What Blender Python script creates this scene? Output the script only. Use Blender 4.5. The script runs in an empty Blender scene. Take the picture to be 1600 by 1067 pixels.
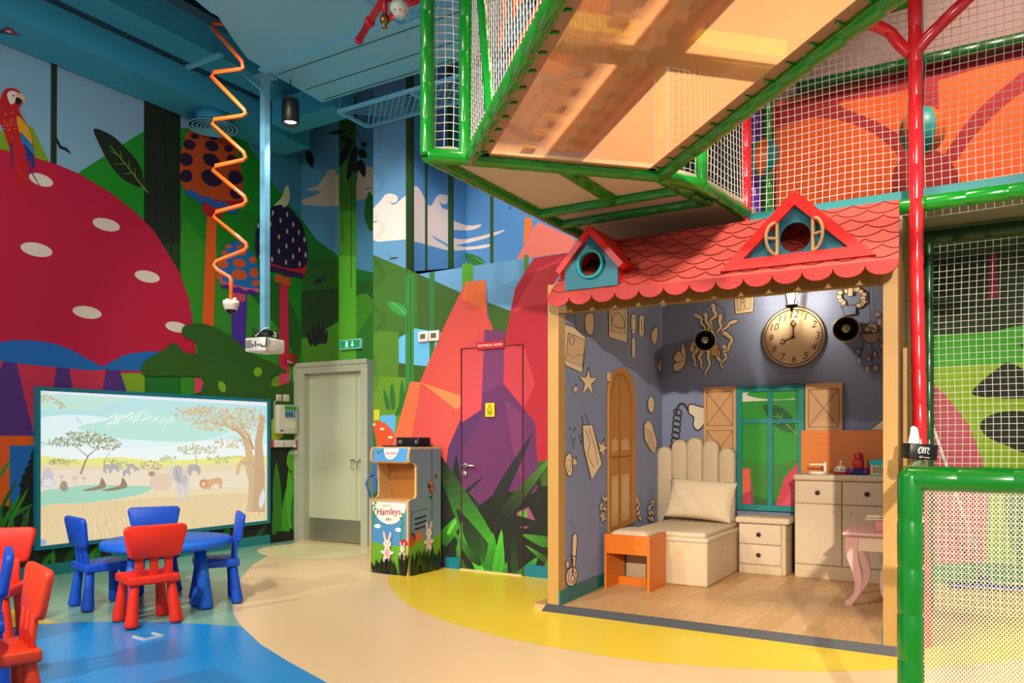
import bpy, bmesh, math, random
from mathutils import Vector, Matrix, Euler
from mathutils.geometry import tessellate_polygon
random.seed(7)
S = bpy.context.scene
C = S.collection
PI = math.pi
# ------------------------------------------------------------------ camera
YAW = math.radians(31.01); FPX = 1214.3; CX, CY = 800.0, 686.0; CAMZ = 1.2
cam = bpy.data.cameras.new('camera'); camo = bpy.data.objects.new('camera', cam); C.objects.link(camo)
camo.location = (0, 0, CAMZ); camo.rotation_euler = (PI/2, 0, YAW)
cam.sensor_width = 36; cam.lens = FPX/1600*36; cam.shift_y = (CY-533.5)/1600; cam.clip_start = 0.02
S.camera = camo
# ------------------------------------------------------------------ world, lamps, exposure
S.view_settings.view_transform = 'Standard'; S.view_settings.look = 'None'
S.view_settings.gamma = 1; S.view_settings.use_curve_mapping = False
S.view_settings.exposure = 0.0
w = bpy.data.worlds.new('world'); S.world = w; w.use_nodes = True
w.node_tree.nodes['Background'].inputs[0].default_value = (0.80, 0.92, 1.0, 1)
w.node_tree.nodes['Background'].inputs[1].default_value = 0.46
def lamp(kind, name, loc, aim, power, col=(1,1,1), size=0.3, angle=60, blend=0.5):
    l = bpy.data.lights.new(name, kind); o = bpy.data.objects.new(name, l); C.objects.link(o)
    o.location = loc; l.energy = power; l.color = col
    d = Vector(aim)-Vector(loc); o.rotation_euler = d.to_track_quat('-Z', 'Y').to_euler()
    if kind == 'AREA': l.size = size
    elif kind == 'SPOT':
        l.spot_size = math.radians(angle); l.spot_blend = blend; l.shadow_soft_size = size
    else: l.shadow_soft_size = size
    return o
WARM = (1.0, 0.86, 0.66); COOL = (0.85, 0.95, 1.0); NEU = (1.0, 0.95, 0.86)
lamp('SPOT', 'ceiling_spot_key', (2.4, -5.5, 3.9), (-1.45, 5.0, 1.1), 5200, (1.0, 0.9, 0.74), 0.08, 26, 0.5)
lamp('SPOT', 'ceiling_spot_left', (-5.0, -2.5, 4.2), (-3.4, 5.0, 0.5), 900, NEU, 0.10, 62, 0.7)
lamp('SPOT', 'fill_spot_floor', (-2.6, 0.3, 4.35), (-3.0, 3.4, 0), 640, (1.0, 0.9, 0.74), 0.12, 84, 0.8)  # added fill that brightens the middle of the floor, no fixture known
lamp('SPOT', 'fill_spot_mural', (-3.2, 0.8, 4.2), (-7.0, 4.4, 1.3), 360, (1.0, 0.97, 0.92), 0.2, 84, 0.9)  # wash added for the left mural wall, not a known ceiling lamp
lamp('SPOT', 'fill_spot_door', (-4.6, 3.4, 4.3), (-6.2, 6.7, 1.2), 210, NEU, 0.15, 80, 0.8)  # extra light added to lift the grey door wall
lamp('SPOT', 'fill_spot_rock', (-3.5, 2.2, 4.3), (-4.0, 5.9, 1.2), 110, WARM, 0.15, 76, 0.8)  # unseen fill added for the painted rocks and plants
lamp('SPOT', 'alcove_spot', (-3.5, 5.2, 4.1), (-3.9, 6.9, 3.0), 120, (0.95, 0.97, 1.0), 0.05, 80, 0.7)
lamp('SPOT', 'alcove_spot_left', (-3.6, 5.2, 4.2), (-5.0, 6.2, 2.8), 75, (0.95, 0.97, 1.0), 0.05, 60, 0.7)
lamp('SPOT', 'fill_spot_upper', (0.3, 5.6, 5.2), (0.2, 7.4, 3.6), 330, WARM, 0.3, 104, 0.8)  # added to brighten the orange upper wall, no fixture there
lamp('SPOT', 'fill_spot_bridge', (-0.9, 3.3, 5.2), (-0.9, 3.3, 2.8), 620, WARM, 0.35, 96, 0.5)  # fill added above the bridge so its mesh floor glows through
lamp('SPOT', 'fill_spot_right', (1.6, -1.0, 4.2), (0.5, 5.6, 1.4), 330, NEU, 0.15, 56, 0.7)  # added fill for the fence and the right side
lamp('AREA', 'fill_area_platform', (0.6, 6.6, 2.5), (0.6, 7.2, 0.8), 9, NEU, 0.3)  # soft fill added behind the lower net, no lamp known here

# ------------------------------------------------------------------ helpers
SN, CS = math.sin(YAW), math.cos(YAW)
FWD = Vector((-SN, CS, 0)); RGT = Vector((CS, SN, 0)); CAM = Vector((0, 0, CAMZ))
def ray(u, v): return FWD + RGT*((u-CX)/FPX) + Vector((0, 0, (CY-v)/FPX))
class Plane:
    """a real wall / floor plane; pt() finds the point of it seen at a photo pixel"""
    def __init__(s, p, n): s.p = Vector(p); s.n = Vector(n).normalized()
    def pt(s, u, v, off=0.0):
        r = ray(u, v); t = (s.p + s.n*off - CAM).dot(s.n)/r.dot(s.n)
        return CAM + r*t
def at(u, d, z=None, v=None):
    r = ray(u, CY if v is None else v); q = CAM + r*d
    if z is not None: q.z = z
    return q
def lin(h):
    h = h.lstrip('#'); o = []
    for i in (0, 2, 4):
        c = int(h[i:i+2], 16)/255
        o.append(c/12.92 if c <= 0.04045 else ((c+0.055)/1.055)**2.4)
    return o
MATS = {}
def mat(col, rough=0.6, metal=0.0, coat=0.0, emit=0.0, bump=0.0, bscale=60, alpha=1.0, grain=0.0, gscale=300, name=None):
    key = (col, rough, metal, coat, emit, bump, bscale, alpha, grain, gscale, name)
    if key in MATS: return MATS[key]
    m = bpy.data.materials.new(name or ('paint_'+col.lstrip('#'))); m.use_nodes = True
    nt = m.node_tree; b = nt.nodes['Principled BSDF']; c = lin(col)
    b.inputs['Base Color'].default_value = (*c, 1); b.inputs['Roughness'].default_value = rough
    b.inputs['Metallic'].default_value = metal; b.inputs['Coat Weight'].default_value = coat
    if emit and emit < 5: b.inputs['Base Color'].default_value = (*[x*0.15 for x in c], 1)
    b.inputs['Coat Roughness'].default_value = 0.12; b.inputs['Alpha'].default_value = alpha
    if emit:
        b.inputs['Emission Color'].default_value = (*c, 1); b.inputs['Emission Strength'].default_value = emit
    if bump or grain:
        tc = nt.nodes.new('ShaderNodeTexCoord')
    if bump:
        n = nt.nodes.new('ShaderNodeTexNoise'); n.inputs['Scale'].default_value = bscale; n.inputs['Detail'].default_value = 3
        bp = nt.nodes.new('ShaderNodeBump'); bp.inputs['Strength'].default_value = bump; bp.inputs['Distance'].default_value = 0.01
        nt.links.new(tc.outputs['Object'], n.inputs['Vector']); nt.links.new(n.outputs['Fac'], bp.inputs['Height'])
        nt.links.new(bp.outputs['Normal'], b.inputs['Normal'])
    if grain:
        n = nt.nodes.new('ShaderNodeTexNoise'); n.inputs['Scale'].default_value = gscale; n.inputs['Detail'].default_value = 2
        mx = nt.nodes.new('ShaderNodeMix'); mx.data_type = 'RGBA'
        mx.inputs[6].default_value = (*[x*(1-grain) for x in c], 1); mx.inputs[7].default_value = (*[min(1, x*(1+grain)) for x in c], 1)
        nt.links.new(tc.outputs['Object'], n.inputs['Vector']); nt.links.new(n.outputs['Fac'], mx.inputs[0])
        nt.links.new(mx.outputs[2], b.inputs['Base Color'])
    MATS[key] = m; return m
def wood(a, b_, scale=(1, 14, 14), rough=0.45, name='wood'):
    key = ('wood', a, b_, scale, rough)
    if key in MATS: return MATS[key]
    m = bpy.data.materials.new(name); m.use_nodes = True; nt = m.node_tree; b = nt.nodes['Principled BSDF']
    tc = nt.nodes.new('ShaderNodeTexCoord'); mp = nt.nodes.new('ShaderNodeMapping'); mp.inputs['Scale'].default_value = scale
    n = nt.nodes.new('ShaderNodeTexNoise'); n.inputs['Scale'].default_value = 4; n.inputs['Detail'].default_value = 6; n.inputs['Distortion'].default_value = 0.6
    mx = nt.nodes.new('ShaderNodeMix'); mx.data_type = 'RGBA'
    mx.inputs[6].default_value = (*lin(a), 1); mx.inputs[7].default_value = (*lin(b_), 1)
    nt.links.new(tc.outputs['Object'], mp.inputs['Vector']); nt.links.new(mp.outputs[0], n.inputs['Vector'])
    nt.links.new(n.outputs['Fac'], mx.inputs[0]); nt.links.new(mx.outputs[2], b.inputs['Base Color'])
    b.inputs['Roughness'].default_value = rough
    MATS[key] = m; return m
def planks(name='vinyl_planks'):
    m = bpy.data.materials.new(name); m.use_nodes = True; nt = m.node_tree; b = nt.nodes['Principled BSDF']
    tc = nt.nodes.new('ShaderNodeTexCoord'); mp = nt.nodes.new('ShaderNodeMapping'); mp.inputs['Rotation'].default_value = (0, 0, PI/2)
    br = nt.nodes.new('ShaderNodeTexBrick'); br.inputs['Scale'].default_value = 1.0; br.inputs['Brick Width'].default_value = 0.9
    br.inputs['Row Height'].default_value = 0.15; br.inputs['Mortar Size'].default_value = 0.0012
    br.inputs['Color1'].default_value = (*lin('#d2a878'), 1); br.inputs['Color2'].default_value = (*lin('#bf9463'), 1); br.inputs['Mortar'].default_value = (*lin('#a98358'), 1)
    n = nt.nodes.new('ShaderNodeTexNoise'); n.inputs['Scale'].default_value = 6; n.inputs['Detail'].default_value = 5; n.inputs['Distortion'].default_value = 1.5
    mp2 = nt.nodes.new('ShaderNodeMapping'); mp2.inputs['Scale'].default_value = (3, 0.6, 1)
    mx = nt.nodes.new('ShaderNodeMix'); mx.data_type = 'RGBA'; mx.blend_type = 'OVERLAY'; mx.inputs[0].default_value = 0.35
    nt.links.new(tc.outputs['Object'], mp.inputs['Vector']); nt.links.new(mp.outputs[0], br.inputs['Vector'])
    nt.links.new(tc.outputs['Object'], mp2.inputs['Vector']); nt.links.new(mp2.outputs[0], n.inputs['Vector'])
    nt.links.new(br.outputs['Color'], mx.inputs[6]); nt.links.new(n.outputs['Fac'], mx.inputs[7]); nt.links.new(mx.outputs[2], b.inputs['Base Color'])
    b.inputs['Roughness'].default_value = 0.42
    return m
def fabric_sheet(col, clear, name):
    m = bpy.data.materials.new(name); m.use_nodes = True; nt = m.node_tree
    out = nt.nodes['Material Output']; b = nt.nodes['Principled BSDF']
    b.inputs['Base Color'].default_value = (*lin(col), 1); b.inputs['Roughness'].default_value = 0.35
    tr = nt.nodes.new('ShaderNodeBsdfTranslucent'); tr.inputs[0].default_value = (*lin(col), 1)
    tp = nt.nodes.new('ShaderNodeBsdfTransparent')
    m1 = nt.nodes.new('ShaderNodeMixShader'); m1.inputs[0].default_value = 0.45
    m2 = nt.nodes.new('ShaderNodeMixShader'); m2.inputs[0].default_value = clear
    nt.links.new(b.outputs[0], m1.inputs[1]); nt.links.new(tr.outputs[0], m1.inputs[2])
    nt.links.new(m1.outputs[0], m2.inputs[1]); nt.links.new(tp.outputs[0], m2.inputs[2]); nt.links.new(m2.outputs[0], out.inputs[0])
    return m
def tuplev(p): return Vector(p)
class MB:
    """collects shapes; build() links them as one mesh object"""
    def __init__(s): s.v = []; s.f = []; s.mi = []; s.sm = []; s.ms = []
    def m(s, material):
        if material not in s.ms: s.ms.append(material)
        return s.ms.index(material)
    def add(s, verts, faces, material, smooth=False):
        o = len(s.v); i = s.m(material); s.v += [tuple(q) for q in verts]
        for f in faces: s.f.append([o+k for k in f]); s.mi.append(i); s.sm.append(smooth)
        return s
    def box(s, lo, hi, material):
        x0, y0, z0 = lo; x1, y1, z1 = hi
        return s.add([(x0,y0,z0),(x1,y0,z0),(x1,y1,z0),(x0,y1,z0),(x0,y0,z1),(x1,y0,z1),(x1,y1,z1),(x0,y1,z1)],
            [(0,3,2,1),(4,5,6,7),(0,1,5,4),(1,2,6,5),(2,3,7,6),(3,0,4,7)], material)
    def rbox(s, lo, hi, r, material, seg=3, mtx=None):
        b = bmesh.new(); bmesh.ops.create_cube(b, size=1)
        lo = Vector(lo); hi = Vector(hi); c = (lo+hi)/2; d = hi-lo
        for q in b.verts: q.co = Vector((q.co.x*d.x, q.co.y*d.y, q.co.z*d.z))
        bmesh.ops.bevel(b, geom=b.edges[:], offset=min(r, min(d)*0.49), segments=seg, profile=0.5, affect='EDGES')
        b.verts.index_update()
        vs = [(mtx @ (q.co+c)) if mtx else q.co+c for q in b.verts]
        s.add(vs, [[q.index for q in f.verts] for f in b.faces], material, True); b.free(); return s
    def prism(s, pts, vec, material, smooth=False):
        """flat outline (list of 3D points) pushed along vec"""
        n = len(pts); P = [Vector(p) for p in pts]; vec = Vector(vec); Q = [p+vec for p in P]
        tris = tessellate_polygon([P])
        nn = Vector((0, 0, 0))
        for i in range(n): nn += P[i].cross(P[(i+1) % n])
        flip = nn.dot(vec) > 0
        fs = []
        for t in tris:
            a = P[t[0]]; nt = (P[t[1]]-a).cross(P[t[2]]-a)
            t = list(t)
            if nt.dot(vec) > 0: t.reverse()
            fs.append(t); fs.append([k+n for k in reversed(t)])
        for i in range(n):
            j = (i+1) % n; q = [i, j, j+n, i+n]
            fs.append(q if flip else q[::-1])
        return s.add(P+Q, fs, material, smooth)
    def poly(s, pts, material, toward):
        P = [Vector(p) for p in pts]
        if len(P) < 3: return s
        fs = []
        for t in tessellate_polygon([P]):
            t = list(t); nt = (P[t[1]]-P[t[0]]).cross(P[t[2]]-P[t[0]])
            if nt.length < 1e-12: continue
            if nt.dot(toward) < 0: t.reverse()
            fs.append(t)
        return s.add(P, fs, material)
    def tube(s, pts, r, material, n=10, smooth=True, cap=True):
        P = [Vector(p) for p in pts]; R = r if isinstance(r, (list, tuple)) else [r]*len(P)
        vs = []; fs = []; up = None
        for i, p in enumerate(P):
            t = (P[min(i+1, len(P)-1)]-P[max(i-1, 0)]).normalized()
            if up is None:
                up = Vector((0, 0, 1)) if abs(t.z) < 0.9 else Vector((1, 0, 0))
            a = t.cross(up); a.normalize(); up = a.cross(t).normalized()
            for k in range(n):
                g = 2*PI*k/n + PI/n; vs.append(p + (a*math.cos(g)+up*math.sin(g))*R[i])
        for i in range(len(P)-1):
            for k in range(n):
                k2 = (k+1) % n; fs.append((i*n+k, i*n+k2, (i+1)*n+k2, (i+1)*n+k))
        if cap:
            fs.append(tuple(range(n-1, -1, -1))); fs.append(tuple((len(P)-1)*n+k for k in range(n)))
        return s.add(vs, fs, material, smooth)
    def pad(s, pts, r, material, step=0.2, n=14, gr=0.92):
        """foam padded tube with a groove at every tie"""
        P = [Vector(p) for p in pts]; L = [0]
        for a, b in zip(P, P[1:]): L.append(L[-1]+(b-a).length)
        tot = L[-1]; k = max(1, round(tot/step)); st = tot/k
        def pos(x):
            for i in range(len(P)-1):
                if x <= L[i+1]+1e-9: return P[i].lerp(P[i+1], (x-L[i])/max(1e-9, L[i+1]-L[i]))
            return P[-1]
        out = [pos(0)]; R = [r*0.97]
        for j in range(k):
            a = j*st
            for fr, rr in ((0.06, 0.99), (0.5, 1.02), (0.93, 1.0), (0.985, gr), (1.0, gr)):
                if j == k-1 and fr > 0.95 and fr < 1: continue
                out.append(pos(a+st*fr)); R.append(r*(rr+random.uniform(-0.012, 0.012)))
        return s.tube(out, R, material, n)
    def lathe(s, prof, center, material, n=24, axis=(0, 0, 1), smooth=True, cap=True):
        ax = Vector(axis).normalized(); q = Vector((0, 0, 1)).rotation_difference(ax); c = Vector(center)
        vs = []; fs = []
        for (r, z) in prof:
            for k in range(n):
                g = 2*PI*k/n; vs.append(c + q @ Vector((r*math.cos(g), r*math.sin(g), z)))
        for i in range(len(prof)-1):
            for k in range(n):
                k2 = (k+1) % n; fs.append((i*n+k, i*n+k2, (i+1)*n+k2, (i+1)*n+k))
        if cap: fs.append(tuple(range(n-1, -1, -1))); fs.append(tuple((len(prof)-1)*n+k for k in range(n)))
        return s.add(vs, fs, material, smooth)
    def ball(s, c, r, material, n=20, sc=(1, 1, 1)):
        c = Vector(c); vs = []; fs = []; h = n//2
        for i in range(h+1):
            a = PI*i/h
            for k in range(n):
                g = 2*PI*k/n; vs.append(c+Vector((r*sc[0]*math.sin(a)*math.cos(g), r*sc[1]*math.sin(a)*math.sin(g), -r*sc[2]*math.cos(a))))
        for i in range(h):
            for k in range(n):
                k2 = (k+1) % n; fs.append((i*n+k, i*n+k2, (i+1)*n+k2, (i+1)*n+k))
        return s.add(vs, fs, material, True)
    def build(s, name, parent=None):
        me = bpy.data.meshes.new(name)
        org = parent.location if parent is not None else Vector((0, 0, 0))
        base = Vector((0, 0, 0)); p = parent
        while p is not None: base += p.location; p = p.parent
        me.from_pydata([tuple(Vector(q)-base) for q in s.v], [], s.f)
        for m_ in s.ms: me.materials.append(m_)
        me.polygons.foreach_set('material_index', s.mi); me.polygons.foreach_set('use_smooth', s.sm)
        me.update()
        o = bpy.data.objects.new(name, me); C.objects.link(o)
        if parent is not None: o.parent = parent
        return o
def tag(o, label, cat, group=None):
    o['label'] = label; o['category'] = cat
    if group: o['group'] = group
    return o
def thing(name, label, cat, loc=(0, 0, 0), group=None):
    o = bpy.data.objects.new(name, None); C.objects.link(o); o.location = loc; o.empty_display_size = 0.1
    return tag(o, label, cat, group)
def struct(o): o['kind'] = 'structure'; return o
def kids(o): return [c for c in C.objects if c.parent == o]
def dup(o, loc, rz, label, group=None, parent=None):
    c = o.copy(); C.objects.link(c)
    if parent is None: c.location = loc; c.rotation_euler = (0, 0, rz); c['label'] = label
    else: c.parent = parent
    if group: c['group'] = group
    for ch in kids(o):
        if ch.name != c.name: dup(ch, None, None, None, None, c)
    return c
# --- outlines in photo pixels
def el(cx, cy, rx, ry=None, rot=0, n=22):
    ry = rx if ry is None else ry; a = math.radians(rot); o = []
    for k in range(n):
        g = 2*PI*k/n; x = rx*math.cos(g); y = ry*math.sin(g)
        o.append((cx+x*math.cos(a)-y*math.sin(a), cy+x*math.sin(a)+y*math.cos(a)))
    return o
def crv(P, k=5, closed=True):
    n = len(P); o = []
    rng = range(n) if closed else range(n-1)
    for i in rng:
        g = (lambda j: P[j % n]) if closed else (lambda j: P[min(max(j, 0), n-1)])
        p0, p1, p2, p3 = g(i-1), g(i), g(i+1), g(i+2)
        for q in range(k):
            t = q/k; t2 = t*t; t3 = t2*t
            o.append(tuple(0.5*((2*p1[a])+(-p0[a]+p2[a])*t+(2*p0[a]-5*p1[a]+4*p2[a]-p3[a])*t2+(-p0[a]+3*p1[a]-3*p2[a]+p3[a])*t3) for a in (0, 1)))
    if not closed: o.append(tuple(P[-1]))
    return o
def strip(P, w0, w1=None):
    w1 = w0 if w1 is None else w1; n = len(P); L = []; R = []
    for i in range(n):
        a = P[max(i-1, 0)]; b = P[min(i+1, n-1)]; dx = b[0]-a[0]; dy = b[1]-a[1]; l = math.hypot(dx, dy) or 1
        h = (w0+(w1-w0)*i/max(1, n-1))/2
        L.append((P[i][0]-dy/l*h, P[i][1]+dx/l*h)); R.append((P[i][0]+dy/l*h, P[i][1]-dx/l*h))
    return L, R
def leaf(x0, y0, x1, y1, w, bend=0.0, k=8):
    """blade from base to tip"""
    L = []; R = []; dx = x1-x0; dy = y1-y0; l = math.hypot(dx, dy); nx, ny = -dy/l, dx/l
    for i in range(k+1):
        t = i/k; b = bend*l*math.sin(PI*t*0.5)*t; h = w/2*math.sin(PI*min(1, t*0.85+0.15))**0.8 if t < 1 else 0
        x = x0+dx*t+nx*b; y = y0+dy*t+ny*b
        L.append((x+nx*h, y+ny*h)); R.append((x-nx*h, y-ny*h))
    return L+R[::-1][1:]
def clip(P, box):
    u0, v0, u1, v1 = box
    for (ax, lim, keep) in ((0, u0, 1), (0, u1, -1), (1, v0, 1), (1, v1, -1)):
        o = []; n = len(P)
        if n < 3: return []
        for i in range(n):
            a = P[i]; b = P[(i+1) % n]; ia = (a[ax]-lim)*keep >= 0; ib = (b[ax]-lim)*keep >= 0
            if ia: o.append(a)
            if ia != ib:
                t = (lim-a[ax])/(b[ax]-a[ax]); o.append((a[0]+(b[0]-a[0])*t, a[1]+(b[1]-a[1])*t))
        P = o
    return P
def clip3(Q, lims):
    for ax, lo, hi in lims:
        for lim, keep in ((lo, 1), (hi, -1)):
            o = []; n = len(Q)
            if n < 3: return []
            for i in range(n):
                a, b = Q[i], Q[(i+1) % n]; ia = (a[ax]-lim)*keep >= 0; ib = (b[ax]-lim)*keep >= 0
                if ia: o.append(a)
                if ia != ib: o.append(a.lerp(b, (lim-a[ax])/(b[ax]-a[ax])))
            Q = o
    return Q
def mixc(a, b, t):
    A = [int(a[i:i+2], 16) for i in (1, 3, 5)]; B = [int(b[i:i+2], 16) for i in (1, 3, 5)]
    return '#%02x%02x%02x' % tuple(int(round((x+(y-x)*t)/4)*4) for x, y in zip(A, B))
class Mural:
    """paint layers on one plane; every window (box in pixels) goes to its own MB"""
    def __init__(s, plane, targets, rough=0.75, emit=0.0, eps=0.00012, lims=None):
        s.pl = plane; s.t = targets; s.k = 4; s.rough = rough; s.emit = emit; s.eps = eps; s.lims = lims
    def p(s, P, col, step=True):
        if step: s.k += 1
        m = mat(col, s.rough, emit=s.emit)
        for mb, bx in s.t:
            Q = clip(P, bx) if bx else P
            if len(Q) >= 3:
                Q = [s.pl.pt(u, v, s.k*s.eps) for u, v in Q]
                if s.lims: Q = clip3(Q, s.lims)
                if len(Q) >= 3: mb.poly(Q, m, s.pl.n)
        return s
    def line(s, P, w0, col, w1=None, step=True):
        s.k += 1 if step else 0; L, R = strip(P, w0, w1)
        for i in range(len(P)-1): s.p([L[i], L[i+1], R[i+1], R[i]], col, False)
        return s
    def blade(s, x0, y0, x1, y1, w, bend, c0, c1, n=4):
        """printed leaf whose own colour runs from c0 at the foot to c1 at the tip"""
        k = 15; L = []; R = []; dx = x1-x0; dy = y1-y0; l = math.hypot(dx, dy); nx, ny = -dy/l, dx/l
        for i in range(k+1):
            t = i/k; b = bend*l*math.sin(PI*t*0.5)*t; h = w/2*(1-t)**0.72*(0.6+0.4*min(1, 4*t))
            x = x0+dx*t+nx*b; y = y0+dy*t+ny*b; L.append((x+nx*h, y+ny*h)); R.append((x-nx*h, y-ny*h))
        s.k += 1
        for i in range(k): s.p([L[i], L[i+1], R[i+1], R[i]], mixc(c0, c1, i/(k-1)), False)
        return s
    def many(s, Ps, col):
        s.k += 1
        for P in Ps: s.p(P, col, False)
        return s
    def draw(s, P, fill, ink, w=1.2, closed=True):
        if fill: s.p(P, fill)
        return s.line(P+[P[0]] if closed else P, w*1.35, ink)
def text_verts(t, size, shear=0.0):
    cu = bpy.data.curves.new('txt', 'FONT'); cu.body = t; cu.size = size; cu.align_x = 'CENTER'; cu.align_y = 'CENTER'; cu.shear = shear
    o = bpy.data.objects.new('txt', cu); C.objects.link(o)
    dg = bpy.context.evaluated_depsgraph_get(); e = o.evaluated_get(dg); me = e.to_mesh()
    vs = [v.co.copy() for v in me.vertices]; fs = [list(p.vertices) for p in me.polygons]
    e.to_mesh_clear(); bpy.data.objects.remove(o); bpy.data.curves.remove(cu)
    return vs, fs
def write(mb, t, size, origin, ex, ey, material, shear=0.0, wide=1.0):
    vs, fs = text_verts(t, size, shear); o = Vector(origin); ex = Vector(ex).normalized(); ey = Vector(ey).normalized()
    mb.add([o+ex*v.x*wide+ey*v.y for v in vs], fs, material)
def plumb(u, v, d): return at(u, d, v=v)
LW = Plane((-7, 0, 0), (1, 0, 0)); DW = Plane((0, 6.72, 0), (0, -1, 0)); EW = Plane((0, 5.9, 0), (0, -1, 0))
AL = Plane((-4.727, 0, 0), (1, 0, 0)); AB_ = Plane((0, 6.9, 0), (0, -1, 0)); FL = Plane((0, 0, 0), (0, 0, 1))
RW = Plane((0, 7.4, 0), (0, -1, 0)); HB = Plane((0, 7.2, 0), (0, -1, 0))
hl0 = Vector((-2.508, 4.8, 0)); hl1 = Vector((-2.628, 7.2, 0)); hd = (hl1-hl0).normalized()
HL = Plane(hl0, (hd.y, -hd.x, 0))
# ================================================================== THE SETTING
# ---- floor
mf = MB(); mf.box((-7.2, -1.5, -0.1), (4.2, 7.6, 0), mat('#eccb9c', 0.32, bump=0.02, bscale=900))
class FloorM(Mural): pass
fm = FloorM(FL, [(mf, None)], rough=0.3)
fm.p([(470, 842), (413, 871), (395, 882), (377, 903), (367, 926), (363, 951), (368, 966), (378, 979), (378, 1000), (240, 1010), (40, 1010), (-300, 1040), (-900, 1200), (-900, 1060), (0, 908)], '#7fae96')
fm.p([(66, 966), (97, 974), (60, 985), (-60, 990), (-200, 990), (-60, 948), (20, 952)], '#e8c23c')
fm.p([(-420, 1067), (-150, 1015), (0, 983), (66, 975), (98, 973), (157, 971), (253, 971.5), (323, 975), (378, 979), (408, 1007), (450, 1033), (512, 1067), (600, 1130), (660, 1210), (500, 1290), (0, 1400), (-600, 1400)], '#0a8ad8')
yl = crv([(606, 902), (608, 912.5), (622, 932), (653, 953), (709, 974), (780, 994), (850, 1008), (975, 1029), (1100, 1040.6), (1256, 1048), (1350, 1047.5), (1469, 1042), (1552, 1035), (1700, 1015)], 4, False)
fm.p(yl+[(1900, 980), (1900, 893), (1500, 893), (855, 893), (700, 884), (640, 888)], '#f0d03c')
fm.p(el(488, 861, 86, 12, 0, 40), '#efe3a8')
struct(mf.build('floor'))
mc = MB(); mc.box((-7.2, -1.5, 5.7), (4.2, 7.7, 5.8), mat('#0d4c60', 0.8)); struct(mc.build('ceiling'))
# ---- left wall with its jungle mural
SKY = '#86b2cc'; GR = '#12901c'; DG = '#2c5a0f'; BLK = '#0d120c'
wl = MB(); wl.box((-7.1, -1.0, 0), (-7, 6.82, 5.7), mat(SKY, 0.8))
Lm = Mural(LW, [(wl, (-4000, -3000, 471.1, 3000))])
wd = MB(); wd.box((-7, 6.72, 0), (-5.155, 6.82, 5.7), mat('#4f93b4', 0.8))
Dm = Mural(DW, [(wd, (470.9, -3000, 583.6, 3000))])
Lm.p([(0, 205), (50, 197), (80, 258), (40, 262), (0, 250)], '#7ba414')
hill = [(110, 285), (125, 268), (205, 217), (227, 204), (290, 200), (385, 218), (397, 240), (414, 262), (427, 287), (455, 322), (473, 343), (473, 620), (110, 620)]
Lm.p(hill, GR)
Lm.p([(380, 200), (473, 200), (473, 343), (455, 322), (427, 287), (414, 262), (397, 240)], '#3f8cab')
Lm.p(crv([(283, 330), (330, 320), (380, 330), (420, 345), (466, 420), (466, 620), (283, 620)]), '#128018')
Lm.p(crv([(283, 360), (320, 380), (400, 440), (466, 520), (466, 640), (283, 640)]), '#2f8a18')
Lm.p(crv([(340, 400), (400, 470), (440, 520), (466, 560), (466, 500), (420, 430)]), '#1a5e14')
Lm.p([(225, 150), (282, 150), (282, 640), (225, 640)], '#16220f')
Lm.p([(225, 380), (282, 380), (282, 640), (225, 640)], '#1d3a12')
Lm.p([(225, 580), (281, 580), (281, 640), (225, 640)], '#146a1a')
for u, a, b in ((240, 228, 250), (258, 190, 262), (243, 275, 362), (258, 290, 305), (267, 278, 400)): Lm.line([(u, a), (u, b)], 1.6, BLK)
Lm.p([(79.5, 90), (89.5, 90), (88.5, 262), (79, 262)], '#1f3318'); Lm.p([(84, 90), (86, 90), (85, 262), (83, 262)], '#142110')
Lm.p([(187, 570), (226, 570), (226, 640), (187, 640)], '#7ba414')
# giant red toadstool
Lm.p([(-420, 330), (-300, 262), (-150, 226), (0, 233), (54, 246), (87, 256), (125, 272), (175, 302), (212, 332), (240, 360), (262, 395), (280, 425), (295, 465), (301, 502), (306, 545), (300, 582), (-420, 590)], '#c00a3a')
for e in ((64, 281, 20, 9, 20), (166, 351, 22, 9.5, 14), (57, 390, 25.5, 10.5, 12), (230, 432, 20, 9, 12), (136, 488, 23, 9.5, 10), (276, 511, 18, 8, 12), (-50, 470, 26, 11, 12), (-90, 350, 28, 12, 14)): Lm.p(el(*e), '#ead8c4')
Lm.p([(-420, 575), (0, 563), (163, 578), (215, 700), (215, 860), (-420, 860)], '#cc2a4c')
for a in ([(5, 565), (26, 566), (55, 690), (55, 690), (-40, 690)], [(89, 572), (108, 574), (122, 650), (75, 650)], [(166, 578), (187, 579), (215, 660), (150, 660)], [(-90, 560), (-60, 561), (-30, 690), (-130, 690)]): Lm.p(a, '#53297a')
Lm.p(crv([(-60, 556), (0, 535), (35, 531.5), (75, 535), (105, 544), (130, 557), (160, 578), (80, 573), (0, 564)], 5), '#0f68b8')
Lm.p(crv([(161, 577), (175, 565), (195, 555), (222, 550), (250, 551), (285, 575), (240, 579)], 4), '#1269b4')
Lm.p([(-420, 678), (60, 681), (60, 900), (-420, 900)], '#ea5a0a'); Lm.p([(15, 696), (60, 696), (60, 900), (15, 900)], '#1068b4')
blk = [(60, 690), (54, 697), (50, 705), (47, 712), (49, 716), (43, 722), (45, 727), (38, 733), (40, 738), (33, 745), (35, 750), (29, 758), (33, 763), (27, 780), (20, 800), (0, 830), (0, 900), (60, 900)]
Lm.p(blk, BLK); Lm.p([(-420, 780), (10, 790), (60, 800), (60, 900), (-420, 900)], '#0f1a0c')
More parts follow.
